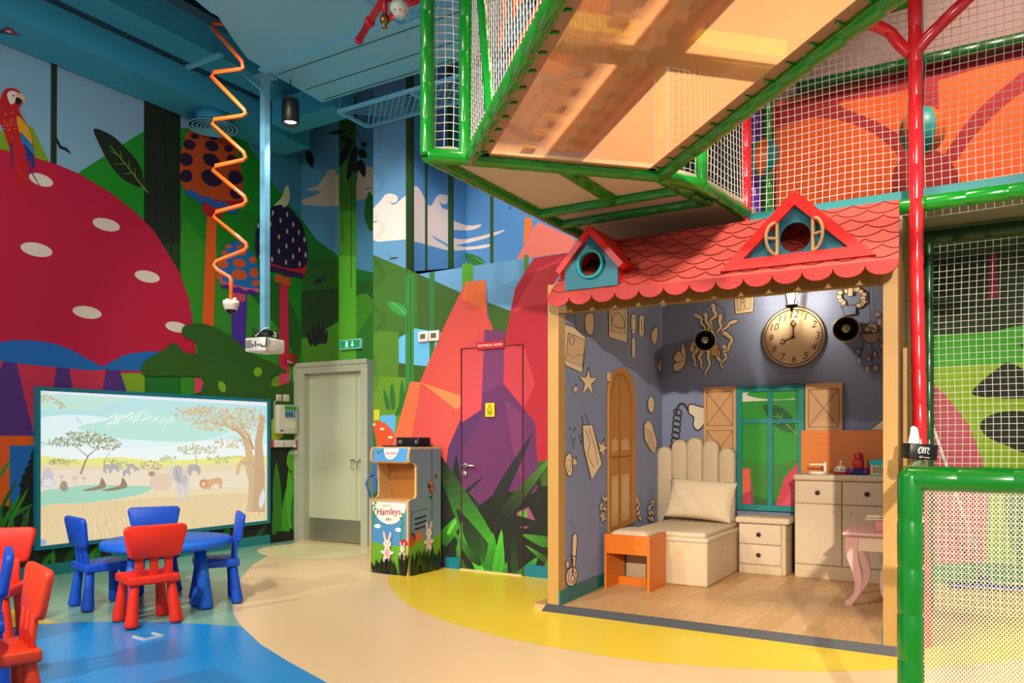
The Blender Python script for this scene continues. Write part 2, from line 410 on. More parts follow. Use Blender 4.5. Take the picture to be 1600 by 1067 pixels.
for (x0, y0, x1, y1, w_) in ((0, 830, 28, 768, 7), (5, 815, 52, 782, 7), (0, 745, 14, 717, 6), (0, 800, 22, 748, 6), (30, 850, 42, 790, 9), (22, 840, 10, 775, 7), (44, 850, 33, 800, 8), (8, 850, -8, 780, 8), (12, 825, 40, 758, 6)):
    Lm.p(leaf(x0, y0, x1, y1, w_, 0.08), random.choice(['#24701c', '#2f8a1c', '#1d5e18']))
# strip below and right of the screen
Lm.p([(52, 850), (424, 812), (466, 690), (466, 860), (52, 905)], '#11200f')
for k in range(16):
    x = 60+k*24+random.uniform(-6, 6); Lm.p(leaf(x, 893-k*3.2, x+random.uniform(-4, 26), 855-k*3.2, random.uniform(6, 12), 0.06), random.choice(['#1d7a1a', '#2f8f1c', '#155515']))
# macaw on the toadstool
Lm.p(crv([(0, 158), (8, 140), (22, 138), (33, 146), (36, 158), (30, 170), (35, 182), (45, 200), (52, 225), (54, 262), (46, 262), (44, 310), (49, 326), (42, 318), (34, 285), (28, 295), (22, 262), (14, 230), (4, 200), (0, 190)], 4), '#c4121c')
Lm.p(crv([(26, 182), (36, 188), (47, 206), (50, 225), (40, 215), (30, 205)], 4), '#e2a01c')
Lm.p(crv([(32, 206), (42, 216), (50, 226), (53, 240), (42, 232), (34, 222)], 4), '#1c7ab8')
Lm.p(crv([(36, 224), (46, 234), (53, 244), (54, 264), (46, 250)], 4), '#16307e'); Lm.line([(40, 240), (50, 270), (62, 290)], 3, '#1a2c80', 0.8); Lm.line([(18, 224), (20, 262)], 3, '#2a2a78', 1.5)
Lm.p(crv([(11, 148), (16, 142), (26, 144), (28, 150), (22, 161), (16, 162)], 4), '#eee2d4')
Lm.p(crv([(25, 146), (33, 146), (39, 152), (38, 162), (34, 156), (26, 152)], 4), '#e0b894'); Lm.p(crv([(25, 152), (34, 156), (32, 161), (25, 163)], 4), BLK); Lm.p(el(21, 149.5, 1.4), BLK)
for k in range(26):
    x = random.uniform(2, 22); y = random.uniform(173, 215); Lm.line([(x, y), (x+4, y+1.2)], 0.7, '#e8a050', step=False)
for bx, by in ((96, 226),): Lm.p(crv([(bx-11, by-16), (bx-4, by-6), (bx-1, by+1), (bx+8, by+5), (bx+15, by+14), (bx+4, by+8), (bx-4, by+4)], 3), '#11162a')
# dark single leaf
Lm.p(crv([(147, 201), (175, 212), (200, 235), (217, 256), (224, 280), (221, 292), (205, 287), (185, 273), (168, 250), (155, 225)], 5), '#12240f')
Lm.line([(172, 228), (196, 256), (214, 280), (231, 301)], 1.3, '#6f9a1c', 2.0)
for a, b in (((186, 243), (170, 234)), ((196, 256), (178, 256)), ((206, 270), (192, 272)), ((190, 248), (188, 236)), ((202, 264), (202, 248)), ((212, 278), (210, 262))): Lm.line([a, b], 1.2, '#7fa820', 0.4)
# tall orange spotted mushroom
Lm.p([(324, 325), (339, 325), (334, 511), (316, 511)], '#e0590c')
Lm.p([(317, 318), (347, 322), (347, 341), (323, 338), (316, 329)], '#b01a20')
Lm.p(crv([(285, 284), (300, 298), (330, 309), (378, 309), (376, 318), (350, 323), (320, 317), (300, 306), (289, 298)], 4), '#b8141e')
Lm.p(crv([(293, 206), (284, 235), (281, 268), (285, 289), (300, 300), (330, 309), (352, 313), (376, 312), (380, 295), (377, 265), (370, 238), (360, 214), (345, 203), (310, 201)], 4), '#c94d10')
for e in ((296, 226, 10, 8, 20), (331, 228, 11, 8, 25), (357, 232, 7, 5.5, 20), (291, 249, 11, 10, 40), (330, 250, 14, 9.5, 30), (363, 249, 9, 7, 20), (291, 275, 10, 10, 40), (331, 278, 17.5, 12.5, 25), (368, 277, 12, 10.5, 40), (369, 302, 10, 9, 20), (304, 213, 7, 4, 10), (333, 214, 8, 4.5, 15)): Lm.p(el(*e), '#2a0a38')
Lm.line(crv([(290, 301), (303, 303), (314, 313), (325, 311), (336, 320), (348, 319), (358, 327), (371, 329)], 4, False), 9, '#1464b4')
# blue mushroom with orange dots
Lm.p(crv([(363, 440), (385, 440), (382, 552), (373, 556), (364, 552)], 3), '#4a2696')
Lm.p([(364, 457), (384, 460), (383, 471), (365, 471)], '#d2445a')
Lm.p(crv([(344, 437), (370, 446), (403, 450), (401, 457), (372, 454), (348, 445)], 3), '#d6567a')
Lm.line(crv([(346, 449), (354, 447), (362, 453), (372, 451), (382, 457), (392, 455), (401, 460)], 4, False), 5, '#4a1a8c')
Lm.p(crv([(340, 426), (345, 400), (354, 383), (366, 377.5), (376, 378), (388, 389), (397, 402), (403, 420), (405, 440), (400, 450), (375, 447), (353, 440), (343, 437)], 4), '#136cb8')
for e in ((349, 413, 8, 6), (374, 411, 10, 7, 10), (374, 429, 12, 8, 10), (395, 406, 5.5, 5.5), (397, 426, 7, 7.5), (400, 442, 6, 5), (351, 395, 5, 4), (357, 385, 5.5, 3), (375, 386, 5.5, 3.5), (343, 432, 5, 6), (379, 396, 5, 3.5)): Lm.p(el(*e), '#d8561e')
# dark seeded mushroom, over the corner
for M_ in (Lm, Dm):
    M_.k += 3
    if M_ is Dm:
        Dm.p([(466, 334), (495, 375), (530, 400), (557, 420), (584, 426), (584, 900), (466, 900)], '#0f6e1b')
        Dm.p(crv([(466, 430), (500, 405), (530, 410), (560, 440), (584, 450), (600, 600), (440, 600)]), '#1d5a12')
        Dm.p(crv([(455, 480), (520, 487), (584, 470), (620, 700), (420, 700)]), '#3f8f1a')
        Dm.p([(451, 480), (470, 530), (500, 520), (532, 500), (532, 450), (466, 455)], '#173c10')
        Dm.p([(466, 528), (532, 526), (532, 560), (584, 556), (584, 860), (466, 860)], '#4c8714')
        cl = crv([(459, 316), (475, 311), (492, 305), (501, 299), (481, 297.5), (480, 295), (495, 291), (507, 276), (512, 266), (521, 264), (524.5, 269), (521, 274), (515, 273), (517, 275), (529, 271), (545, 265), (584, 262), (590, 300), (557, 314), (530, 321), (495, 322)], 3)
        Dm.p(cl, '#c9b49c'); Dm.line([(571, 296), (590, 290)], 3, '#4f93b4', 1)
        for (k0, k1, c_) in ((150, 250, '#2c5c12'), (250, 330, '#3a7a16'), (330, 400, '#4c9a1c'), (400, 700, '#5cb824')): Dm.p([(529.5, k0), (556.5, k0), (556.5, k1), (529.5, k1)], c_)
        for u, a, b in ((535, 255, 380), (549, 220, 450), (541, 300, 330)): Dm.line([(u, a), (u, b)], 1.1, '#1c3a10')
        for (x0, y0, x1, y1, w_) in ((545, 222, 532, 262, 12), (552, 224, 530, 215, 9), (556, 230, 545, 285, 12), (560, 235, 574, 246, 12), (562, 250, 571, 277, 12), (558, 252, 556, 272, 9), (566, 228, 572, 222, 8), (540, 205, 512, 210, 7), (451, 247, 455, 262, 6), (468, 240, 468, 268, 9), (480, 236, 490, 262, 12), (458, 248, 454, 260, 6)): Dm.p(leaf(x0, y0, x1, y1, w_, 0.05), '#0b1512')
        Dm.line(crv([(558, 205), (566, 232), (560, 262), (556, 285)], 4, False), 1.2, '#0b1512')
        Dm.p(leaf(584, 360, 571, 300, 22, 0.1), '#14641c')
        for (x0, y0, x1, y1, w_) in ((487, 540, 480, 515, 7), (493, 541, 488, 507, 7), (498, 538, 497, 502, 8), (503, 537, 505, 505, 8), (508, 538, 511, 514, 5)): Dm.p(leaf(x0, y0, x1, y1, w_, 0), '#101a0e')
        Dm.p([(556, 528), (584, 480), (584, 560), (557, 562)], '#2b7a1c')
        Dm.p(crv([(490, 442), (498, 434), (502, 436), (507, 427), (503, 440), (495, 442)], 3), '#11162a')
    M_.p([(437, 445), (450, 445), (452, 598), (436, 603)], '#c81c44')
    M_.p([(431, 428), (454, 434), (454, 448), (429, 440)], '#c2521a')
    M_.line(crv([(406, 410), (415, 413), (425, 420), (438, 421), (448, 427), (460, 427), (474, 431)], 4, False), 9, '#33124e')
    M_.p([(402, 398), (425, 410), (440, 417), (460, 420), (480, 413), (476, 428), (458, 424), (440, 419), (412, 412)], '#c21e2a')
    M_.p(crv([(399, 392), (400, 365), (407, 340), (420, 326), (437, 320), (455, 327), (470, 347), (477.5, 370), (481, 396), (479, 412), (472, 418.5), (450, 417.5), (425, 412), (405, 405)], 4), '#1d0b3c')
    M_.many([el(300+x/4, 240+y/4, 1.5, 4) for x, y in ((595, 380), (553, 418), (633, 443), (595, 485), (668, 492), (427, 545), (543, 520), (632, 540), (703, 538), (590, 578), (543, 610), (671, 600), (632, 643), (710, 633), (588, 680), (673, 690), (505, 370), (425, 645), (415, 450), (490, 440), (470, 520), (480, 600), (500, 660))], '#d8b8ac')
    M_.p(crv([(428, 321), (440, 308), (445, 294), (450, 290), (453, 305), (451, 317), (444, 324), (440, 320), (432, 321)], 4), '#d8dca8')
    # big split-edged dark leaf
    M_.p(crv([(221, 575), (226, 564), (250, 550), (272, 536), (287, 549), (304, 553), (310, 545), (306, 535), (286, 524), (286, 511), (300, 506), (315, 505), (335, 511), (360, 525), (380, 542), (400, 556), (424, 566), (449, 581), (430, 585), (421, 595), (422, 604), (435, 604), (460, 595), (480, 600), (480, 740), (425, 740), (330, 690), (280, 625), (312, 616), (318, 604), (315, 594), (305, 588), (260, 587), (226, 586)], 4), '#2a5a0e') if M_ is Lm else None
Lm.p([(304, 590), (314, 591), (318, 600), (313, 613), (304, 615)], '#d43c5c')
for e in ((347, 604, 5.5, 9, -20), (403, 581, 6.5, 7.5, 20)): Lm.p(el(*e), '#7cae1c')
Lm.p(crv([(424, 600), (428, 590), (445, 584), (455, 582), (452, 595), (436, 603), (427, 604)], 3), '#6a9416'); Lm.p([(437, 584), (452, 583), (452, 597), (436, 603)], '#d43c5c')
Lm.p([(424, 655), (442, 655), (442, 682), (430, 690), (424, 700)], '#a8b814')
Lm.p([(422, 690), (473, 690), (473, 850), (422, 850)], '#101a0c')
for (x0, y0, x1, y1, w_) in ((436, 830, 427, 720, 14), (446, 830, 462, 715, 22), (455, 825, 448, 730, 12), (428, 835, 432, 760, 9), (460, 828, 458, 760, 12)): Lm.p(leaf(x0, y0, x1, y1, w_, 0.04), random.choice(['#3f9a1c', '#4fae1c', '#2d7a18']))
Lm.p(crv([(449, 712), (458, 700), (466, 712), (466, 740), (450, 730)], 3), '#5aa81a')
struct(wl.build('wall_left')); struct(wd.build('wall_back_left'))
# ---- electrical-room wall, its alcove and the flush painted door
we = MB(); wE = mat('#31560f', 0.8)
we.box((-5.155, 5.9, 0), (-4.727, 6.9, 5.7), wE); we.box((-4.727, 5.9, 0), (-2.64, 6.9, 2.78), wE)
we.box((-5.155, 6.9, 0), (-2.64, 7.0, 5.7), mat('#4f86b8', 0.8))
de = MB()
DX0, DX1, DTOP = 722.0, 818.0, 545.0
Em = Mural(EW, [(we, (583.2, -3000, DX0, 3000)), (we, (DX0, -3000, DX1, DTOP)), (we, (DX1, -3000, 955, 3000)), (de, (DX0, DTOP, DX1, 2000))])
def lowv(P):  # paint meant for the lower wall: keep it below the ledge line
    return P
led = lambda u: 430-(u-635)*0.1418
Em.p([(583, -600), (635.4, -600), (635.4, 430), (583, 430)], '#5f93b8'); Em.p([(635, 431), (722, led(722)), (818, led(818)), (950, led(950)), (950, 515), (810, 490), (720, 457), (635, 425)], '#5f93b8')
Em.p([(583, 398), (635, 420), (720, 457), (810, 490), (950, 508), (950, 920), (583, 920)], '#33560f')
Em.p([(583, 398), (635, 420), (652, 427), (652, 520), (583, 517)], '#35660f')
Em.p([(583, 516), (623, 519), (622, 590), (583, 588)], '#4a7a12'); Em.p([(583, 588), (640, 590), (640, 700), (583, 700)], '#5f8c14')
pier = lambda P: clip(P, (580, -999, 635.4, 2000))
Em.p(pier(crv([(583.5, 326), (596, 312), (602, 304), (612, 302.5), (621, 307), (620, 315), (613, 317), (607, 314), (616, 320), (628, 310), (640, 302), (660, 288), (660, 380), (640, 374), (610, 376), (583.5, 375.5), (570, 350)], 3)), '#ead9cc')
Em.line([(583.5, 347), (590, 346)], 3, '#5f93b8', 1)
Em.p([(623, 528), (648, 513), (672, 517), (690, 520), (672, 573), (623, 567)], '#5fb0d8')
Em.p([(584, 640), (593, 640), (593, 656), (584, 657)], '#c8c814'); Em.p([(594, 649), (619, 648), (616, 690), (594, 680)], '#58aee0')
for a, b, k0, k1, c_ in ((634, 635.4, -600, 430, '#3a4f1e'), (633.5, 646.5, 428, 660, '#2a7a2c'), (671, 679, 425, 590, '#2a6a2a'), (722, 739, 412, 450, '#4a8f14'), (819, 826, 398, 430, '#4a7a1c')):
    Em.p([(a, k0), (b, k0), (b, k1), (a, k1)], c_)
for u, a, b in ((641.5, 435, 640), (637, 480, 520)): Em.line([(u, a), (u, b)], 1.2, '#1f3f14')
Em.p(leaf(635, 491, 607, 469, 17, -0.1), '#2f8a34'); Em.line([(634, 490), (612, 472)], 0.8, '#7fb880'); Em.p(crv([(604, 394), (612, 402), (622, 401), (618, 404), (603, 406), (612, 403)], 2), '#4a2440')
for (x0, y0, x1, y1, w_) in ((607, 640, 600, 608, 7), (614, 640, 612, 597, 8), (628, 660, 628, 592, 9), (619, 650, 638, 605, 7), (626, 660, 650, 606, 7)): Em.p(leaf(x0, y0, x1, y1, w_, 0), '#1f6a1c')
Em.p([(583, 664), (588, 657), (601, 660), (613, 672), (620, 690), (622, 750), (583, 750)], '#d8501c'); Em.many([el(597, 670, 3.5, 2), el(610, 683, 3.5, 2), el(584.5, 663, 2, 2)], '#eadccc'); Em.p([(583, 665), (588, 690), (590, 720), (583, 720)], '#1c6a1c')
Em.p([(583, 715), (589, 722), (589, 770), (583, 770)], '#1c6ab0')
# rocks
Em.p([(812, 490), (880, 430), (880, 640), (812, 640)], '#2f8a1c')
Em.p([(728, 440), (759, 437.5), (762, 490), (786, 560), (740, 640), (720, 760), (600, 800), (604, 700), (617, 680), (641, 596), (656, 597), (697, 503)], '#c8463a')
Em.p([(728, 440), (759, 437.5), (760, 487), (722, 466)], '#d2602c'); Em.p([(759, 437.5), (762.5, 490), (767, 520), (760, 487)], '#8a4468')
Em.p([(641, 596), (657, 597), (645, 690), (636, 700), (612, 700), (617, 680)], '#e0663a'); Em.p([(657, 597), (733, 623), (713, 640)], '#ea7a44'); Em.p([(657, 604), (712, 640), (690, 700), (640, 700)], '#cc4840')
Em.p([(834, 403), (950, 385.5), (950, 760), (891, 720), (786, 720), (788, 535), (795, 500), (805, 450)], '#a81a2c')
Em.p([(834, 403), (850, 400.5), (812, 448), (803, 470)], '#a8182a'); Em.p([(839, 420), (880, 400), (880, 470), (820, 480), (800, 490)], '#c03038')
Em.p([(757, 515), (788, 517), (788, 640), (750, 640)], '#6c2c5c'); Em.p([(788, 535), (820, 545), (836, 600), (818, 640), (786, 628)], '#b83440')
Em.p([(734, 622), (787, 600), (836, 660), (842, 760), (838, 800), (690, 800), (700, 700)], '#5c2456')
Em.p([(734, 622), (757, 640), (724, 700), (722, 770), (692, 770), (700, 700)], '#4c2456'); Em.p([(790, 625), (820, 650), (818, 760), (800, 700)], '#6e2c5c')
Em.p([(720, 545), (757, 515), (752, 640), (722, 660)], '#c04044')
# jungle plants
Em.p(crv([(680, 742), (700, 752), (720, 772), (745, 790), (770, 774), (800, 768), (830, 772), (858, 758), (950, 770), (950, 930), (670, 915), (670, 760)], 4), '#0e160c')
Em.p([(808, 800), (826, 792), (836, 812), (822, 826), (806, 822)], '#8a4660'); Em.p([(812, 800), (824, 797), (822, 818), (811, 816)], '#4f9a2a')
for x0, y0, x1, y1, w_, b_, c0_, c1_ in (
    (712, 775, 713, 710, 20, 0, '#0e150c', '#0c110c'), (745, 790, 690, 730, 14, -.15, '#0e150c', '#0c110c'), (700, 800, 742, 736, 12, .2, '#0e150c', '#10190d'),
    (836, 800, 856, 752, 16, -.25, '#0e150c', '#16200e'), (800, 790, 858, 757, 18, -.3, '#0e150c', '#182610'), (845, 765, 836, 746, 6, 0, '#10180c', '#1a2a10'),
    (768, 805, 816, 670, 25, .12, '#11190d', '#2a2030'), (784, 812, 858, 698, 25, .10, '#0f170c', '#4c8a26'),
    (800, 812, 842, 826, 22, -.2, '#0e150c', '#141d0e'), (690, 850, 722, 788, 28, .15, '#1d5c14', '#4aa828'), (700, 835, 718, 792, 8, .15, '#5fc030', '#4aa828'),
    (766, 900, 713, 684, 60, -.18, '#45b422', '#0b120b'), (760, 880, 722, 790, 40, -.1, '#174a10', '#0e1a0c'), (716, 870, 722, 815, 10, 0, '#2c7a1a', '#57a838'),
    (768, 900, 770, 832, 30, .0, '#1a5a12', '#3aa020'), (776, 905, 790, 828, 24, -.08, '#2f8a1a', '#48b428'), (806, 905, 795, 826, 16, .1, '#16420f', '#0f1c0b'),
    (752, 880, 692, 846, 18, .35, '#0f2c0c', '#3a9424'), (735, 905, 700, 866, 14, .3, '#123a0e', '#2f7a1e'), (770, 905, 742, 872, 12, .2, '#2c8a1e', '#1a5a14'),
    (860, 848, 814, 842, 22, .15, '#2a6418', '#3c8a1e'), (862, 880, 818, 856, 12, .1, '#123010', '#4c9a24'), (812, 908, 836, 868, 26, .1, '#1d5a14', '#3a9020'), (842, 908, 858, 872, 14, 0, '#1a4c12', '#2f7a1a'),
    (786, 908, 792, 878, 14, 0, '#174a10', '#3a9424'), (700, 908, 712, 872, 14, .1, '#0f2c0c', '#1f5c16')): Em.blade(x0, y0, x1, y1, w_, b_, c0_, c1_)
for pts in ([(757, 872), (748, 800), (732, 740)], [(775, 905), (782, 860), (788, 832)], [(768, 898), (770, 860), (770, 836)]): Em.line(pts, 0.9, '#2a6a1a', 0.4)
Am = Mural(AL, [(we, (635.7, -3000, 728, 3000))]); Bm = Mural(AB_, [(we, (728, -3000, 905, 3000))])
for M_ in (Am, Bm):
    M_.p([(600, -700), (920, -700), (920, 450), (600, 450)], '#4f86b8')
    M_.many([crv([(690, 338), (728, 352), (752, 350.5), (745, 357), (728, 360), (700, 356)], 3), crv([(700, 370), (728, 374), (788, 359), (770, 369), (728, 380), (708, 382)], 3), crv([(690, 378), (728, 386), (766, 381), (760, 387), (728, 390.5), (700, 391)], 3)], '#e2c8bc')
    M_.p(crv([(600, 325), (625, 316), (640, 302), (648, 291), (655, 294), (661, 305), (669, 320), (675, 320), (682, 307), (690, 303.5), (700, 306), (698, 318), (690, 318), (686, 313), (691, 325), (700, 328), (706, 340), (706, 388), (680, 386), (650, 378), (600, 372)], 3), '#e2c8bc')
    M_.p([(672, 366), (705, 384), (712, 391), (700, 386), (680, 374)], '#6a9ac8')
    for a, b in ((634, 647), (664, 668), (700, 709), (765.5, 771)): M_.p([(a, -700), (b, -700), (b, 450), (a, 450)], '#2c4f14'); M_.p([(b-(b-a)*0.3, -700), (b, -700), (b, 450), (b-(b-a)*0.3, 450)], '#234010')
    for e in ((696, 310, 2.2, 2.2), ): pass
    M_.p(leaf(756, 424, 733, 391, 22, -0.18), '#1d6a1e'); M_.line([(764, 415), (752, 409), (741, 401)], 0.8, '#7fb070', 0.5)
    M_.p([(820, 339), (832, 342), (831, 357), (818, 384)], '#e8701c'); M_.p([(832, 357), (842, 347), (897, 372), (910, 420), (800, 420)], '#e8705c')
    M_.p(el(797, 325, 2.5, 2, 0), '#2a4ab0'); M_.p(el(815, 334, 3, 1.5, -20), '#c0405a')
struct(we.build('wall_back'))
# trim around the flush door, handle, lock, threshold
ex = lambda u, v, o=0.0: EW.pt(u, v, o)
c0 = ex(DX0, 889); c1 = ex(DX1, 898); t0 = ex(DX0, DTOP)
gm = mat('#5a2034', 0.7)
for a, b in (((c0.x-.002, 0), (c0.x+.002, t0.z)), ((c1.x-.002, 0), (c1.x+.002, t0.z)), ((c0.x, t0.z-.002), (c1.x, t0.z+.002))):
    de.box((a[0], 5.878, a[1]), (b[0], 5.9, b[1]), gm)
door2 = struct(de.build('door_2'))
def handle(par, p, dx, name='handle'):
    m = MB(); ch = mat('#c8c4bc', 0.3, 0.9)
    m.lathe([(0.026, 0), (0.026, .008), (.01, .009), (.01, .05)], p, ch, 16, (0, -1, 0))
    m.tube([(p[0], p[1]-.05, p[2]), (p[0]+dx*0.5, p[1]-.052, p[2]), (p[0]+dx, p[1]-.05, p[2])], 0.009, ch, 8)
    o = m.build(name, par); o['label'] = 'brushed metal lever handle'; return o
q = ex(727, 727, 0.02); handle(door2, (q.x, 5.88, q.z), 0.13)
m = MB(); q = ex(728, 739.5); m.lathe([(0.027, 0), (0.027, .008), (.02, .012)], (q.x, 5.88, q.z), mat('#c8c4bc', 0.3, 0.9), 18, (0, -1, 0)); m.build('lock_plate', door2)
m = MB(); m.box((c0.x, 5.86, 0), (c1.x, 5.9, 0.014), mat('#e8d49a', 0.35, 0.4)); struct(m.build('trim_1'))
# grey steel door in its frame
fr = mat('#b6b59c', 0.5); m = MB(); X0, X1 = -7.0, -5.85
m.box((X0+0.005, 6.60, 0), (X0+0.16, 6.72, 2.09), fr); m.box((X1-0.1, 6.60, 0), (X1, 6.72, 2.09), fr); m.box((X0+0.16, 6.60, 1.97), (X1-0.1, 6.72, 2.09), fr)
m.box((X0+0.005, 6.585, 0), (X0+0.06, 6.60, 2.10), fr); m.box((X0+0.06, 6.585, 2.05), (X1, 6.60, 2.10), fr)
struct(m.build('trim_2'))
m = MB(); m.box((X0+0.16, 6.69, 0.012), (X1-0.1, 6.715, 1.97), mat('#c3c3a4', 0.45))
d1 = struct(m.build('door_1'))
m = MB(); m.box((X0+0.17, 6.682, 0.02), (X1-0.11, 6.69, 0.27), mat('#9a9684', 0.35, 0.6)); m.build('kick_plate', d1)['label'] = 'scuffed metal kick plate'
m = MB(); m.box((X1-0.245, 6.688, 0.012), (X1-0.238, 6.6905, 1.97), mat('#8a8a74', 0.6)); m.build('seam', d1)
q = DW.pt(568, 719); ch = mat('#a8a598', 0.3, 0.9); m = MB()
m.lathe([(.024, 0), (.024, .01), (.01, .012), (.01, .05)], (q.x, 6.69, q.z), ch, 16, (0, -1, 0)); m.tube([(q.x, 6.64, q.z), (q.x-.12, 6.638, q.z)], .009, ch, 8)
m.tube([(q.x-.11, 6.638, q.z), (q.x-.105, 6.63, q.z-.1), (q.x-.02, 6.63, q.z-.1), (q.x-.012, 6.638, q.z)], .005, ch, 8)
m.build('handle', d1)
# baseboards
tl = mat('#0f7080', 0.4)
m = MB(); m.box((-7, -1, 0), (-6.985, 6.60, 0.105), mat('#1f7f80', 0.4)); struct(m.build('baseboard_left'))
m = MB(); m.box((-4.26, 5.884, 0), (c0.x-.02, 5.9, 0.105), tl); struct(m.build('baseboard_back'))
m = MB(); m.box((c1.x+.03, 5.884, 0), (-2.64, 5.9, 0.105), tl); struct(m.build('baseboard_back_right'))
# ---- far wall behind the nets, right
wr = MB(); wr.box((-2.62, 7.4, 0), (4.2, 7.5, 5.7), mat('#2f4a3a', 0.8))
Rm = Mural(RW, [(wr, None)])
Rm.p([(1398, 380), (1760, 340), (1760, 520), (1398, 530)], '#1f3412')
Rm.p(crv([(1380, 525), (1450, 523), (1540, 520), (1600, 508), (1760, 490), (1760, 640), (1380, 640)], 4), '#3fa01c')
Rm.p(crv([(1380, 575), (1460, 573), (1600, 566), (1760, 560), (1760, 940), (1380, 940)], 4), '#86ac1a')
Rm.p([(1447, 590), (1480, 620), (1515, 665), (1535, 720), (1545, 780), (1540, 880), (1400, 900), (1400, 590)], '#b8525c')
Rm.p(crv([(1519, 616), (1535, 595), (1560, 575), (1580, 567), (1640, 600), (1700, 615), (1600, 622), (1560, 622)], 4), '#16200f')
Rm.p(crv([(1531, 664), (1545, 650), (1570, 643), (1610, 645), (1680, 665), (1680, 740), (1610, 712), (1570, 695), (1542, 682)], 4), '#16200f')
Rm.p(crv([(1570, 780), (1610, 730), (1680, 740), (1680, 900), (1600, 900)], 4), '#3d7a1c')
Rm.p([(1546, 390), (1557, 390), (1560, 465), (1544, 468)], '#8c1f34'); Rm.p(crv([(1595, 540), (1610, 530), (1640, 540), (1620, 560)], 3), '#16200f')
Rm.p([(1400, 880), (1760, 880), (1760, 905), (1400, 915)], '#1c7a2a')
# upper level backdrop: orange with dark red branches, teal foot strip
Rm.p([(1060, -700), (2000, -700), (2000, 40), (1210, 165), (1060, 190)], '#8d6f6a')
Rm.p([(1180, 178), (1212, 165), (1212, 400), (1060, 420), (1060, 195)], '#16302e')
Rm.p([(1212, 160), (1430, 110), (1600, 74), (1900, 10), (1900, 330), (1212, 380)], '#ee5a16')
Rm.p(crv([(1195, 172), (1330, 138), (1440, 108), (1450, 130), (1380, 148), (1310, 162), (1370, 190), (1420, 222), (1432, 250), (1410, 248), (1370, 212), (1320, 190), (1270, 185), (1205, 200)], 4), '#a8141c')
Rm.p(crv([(1432, 110), (1520, 92), (1620, 70), (1900, 20), (1900, 60), (1600, 92), (1480, 122), (1466, 130), (1465, 175), (1440, 180)], 4), '#a8141c')
Rm.p(crv([(1620, 100), (1700, 82), (1620, 130), (1570, 165), (1520, 215), (1495, 250), (1470, 262), (1480, 235), (1520, 180), (1570, 135)], 4), '#a8141c')
Rm.p(crv([(1398, 262), (1430, 235), (1470, 238), (1497, 270), (1500, 300), (1490, 345), (1390, 350), (1394, 300)], 4), '#a01018')
Rm.p([(1190, 330), (1280, 322), (1430, 300), (1600, 272), (1900, 225), (1900, 270), (1600, 312), (1280, 350), (1190, 360)], '#2a8f8c')
struct(wr.build('wall_right'))
# ================================================================== CEILING
teal = mat('#3aa8cc', 0.6); teal2 = mat('#2286ac', 0.65); pale = mat('#7accf2', 0.55)
t = thing('air_duct', 'wide teal boxed duct running along the top of the left mural wall', 'duct', (-6.75, 3, 4.5))
m = MB(); m.box((-6.975, -1, 4.5), (-6.5, 6.37, 4.76), teal); m.build('duct_body', t)
m = MB(); m.box((-6.99, 6.37, 4.52), (-6.52, 6.43, 4.7), teal2); m.build('end_cap', t)
q = Plane((0, 0, 4.5), (0, 0, 1)).pt(8, 46)
m = MB(); vs = [Vector((q.x-.14, q.y-.2, 4.498)), Vector((q.x-.02, q.y+.02, 4.498)), Vector((q.x+.12, q.y+.28, 4.498)), Vector((q.x-.1, q.y+.2, 4.498))]
pl = Plane((0, 0, 4.496), (0, 0, -1))
m.poly([pl.pt(u, v) for u, v in ((-10, 53), (13, 42), (32, 57), (5, 52))], mat('#a81c30', 0.5), Vector((0, 0, -1)))
m.poly([pl.pt(u, v, .001) for u, v in ((-10, 53), (4, 47), (20, 55), (5, 52))], mat('#1c2a70', 0.5), Vector((0, 0, -1)))
m.poly([pl.pt(u, v, .002) for u, v in ((9, 50), (10, 47), (17, 48), (18, 52))], mat('#d8d8e0', 0.5), Vector((0, 0, -1))); m.build('maker_badge', t)
t = thing('air_duct', 'second teal duct, higher and nearer than the one along the left wall', 'duct', (-6.2, 3, 4.75))
m = MB(); m.box((-6.42, -1, 4.77), (-6.08, 6.1, 5.02), teal); m.build('duct_body', t)
for y in (2.35, 4.75): m = MB(); m.box((-6.5, y, 4.745), (-6.0, y+.05, 4.77), pale); m.build('hanger_strap', t)
t = thing('air_duct', 'short teal duct box under the ceiling beside the wire mesh tray', 'duct', (-5.8, 5.75, 4.42)); MB().box((-6.2, 5.55, 4.42), (-5.35, 5.84, 4.66), teal).build('duct_body', t)
for x in (-6.1, -5.45): m = MB(); m.tube([(x, 5.7, 4.66), (x, 5.7, 5.7)], .012, teal2, 6); m.build('hanger_rod', t)
t = thing('air_diffuser', 'round ringed teal air diffuser under the duct by the orange spotted mushroom', 'vent', (-6.7, 5.22, 4.36))
m = MB(); m.lathe([(.16, 4.40), (.16, 4.5)], (-6.7, 5.22, 0), teal, 28); m.build('neck', t)
m = MB(); m.lathe([(.10, 4.42), (.23, 4.395), (.23, 4.39), (.005, 4.392)], (-6.7, 5.22, 0), mat('#174f66', .7), 36); m.build('back_plate', t)
for r_ in (.232, .19, .15, .11, .07, .03): m = MB(); m.lathe([(r_+.014, 4.372), (r_-.004, 4.388), (r_-.012, 4.384), (r_+.006, 4.366), (r_+.014, 4.372)], (-6.7, 5.22, 0), pale, 36, (0, 0, 1), True, False); m.build('diffuser_ring', t)
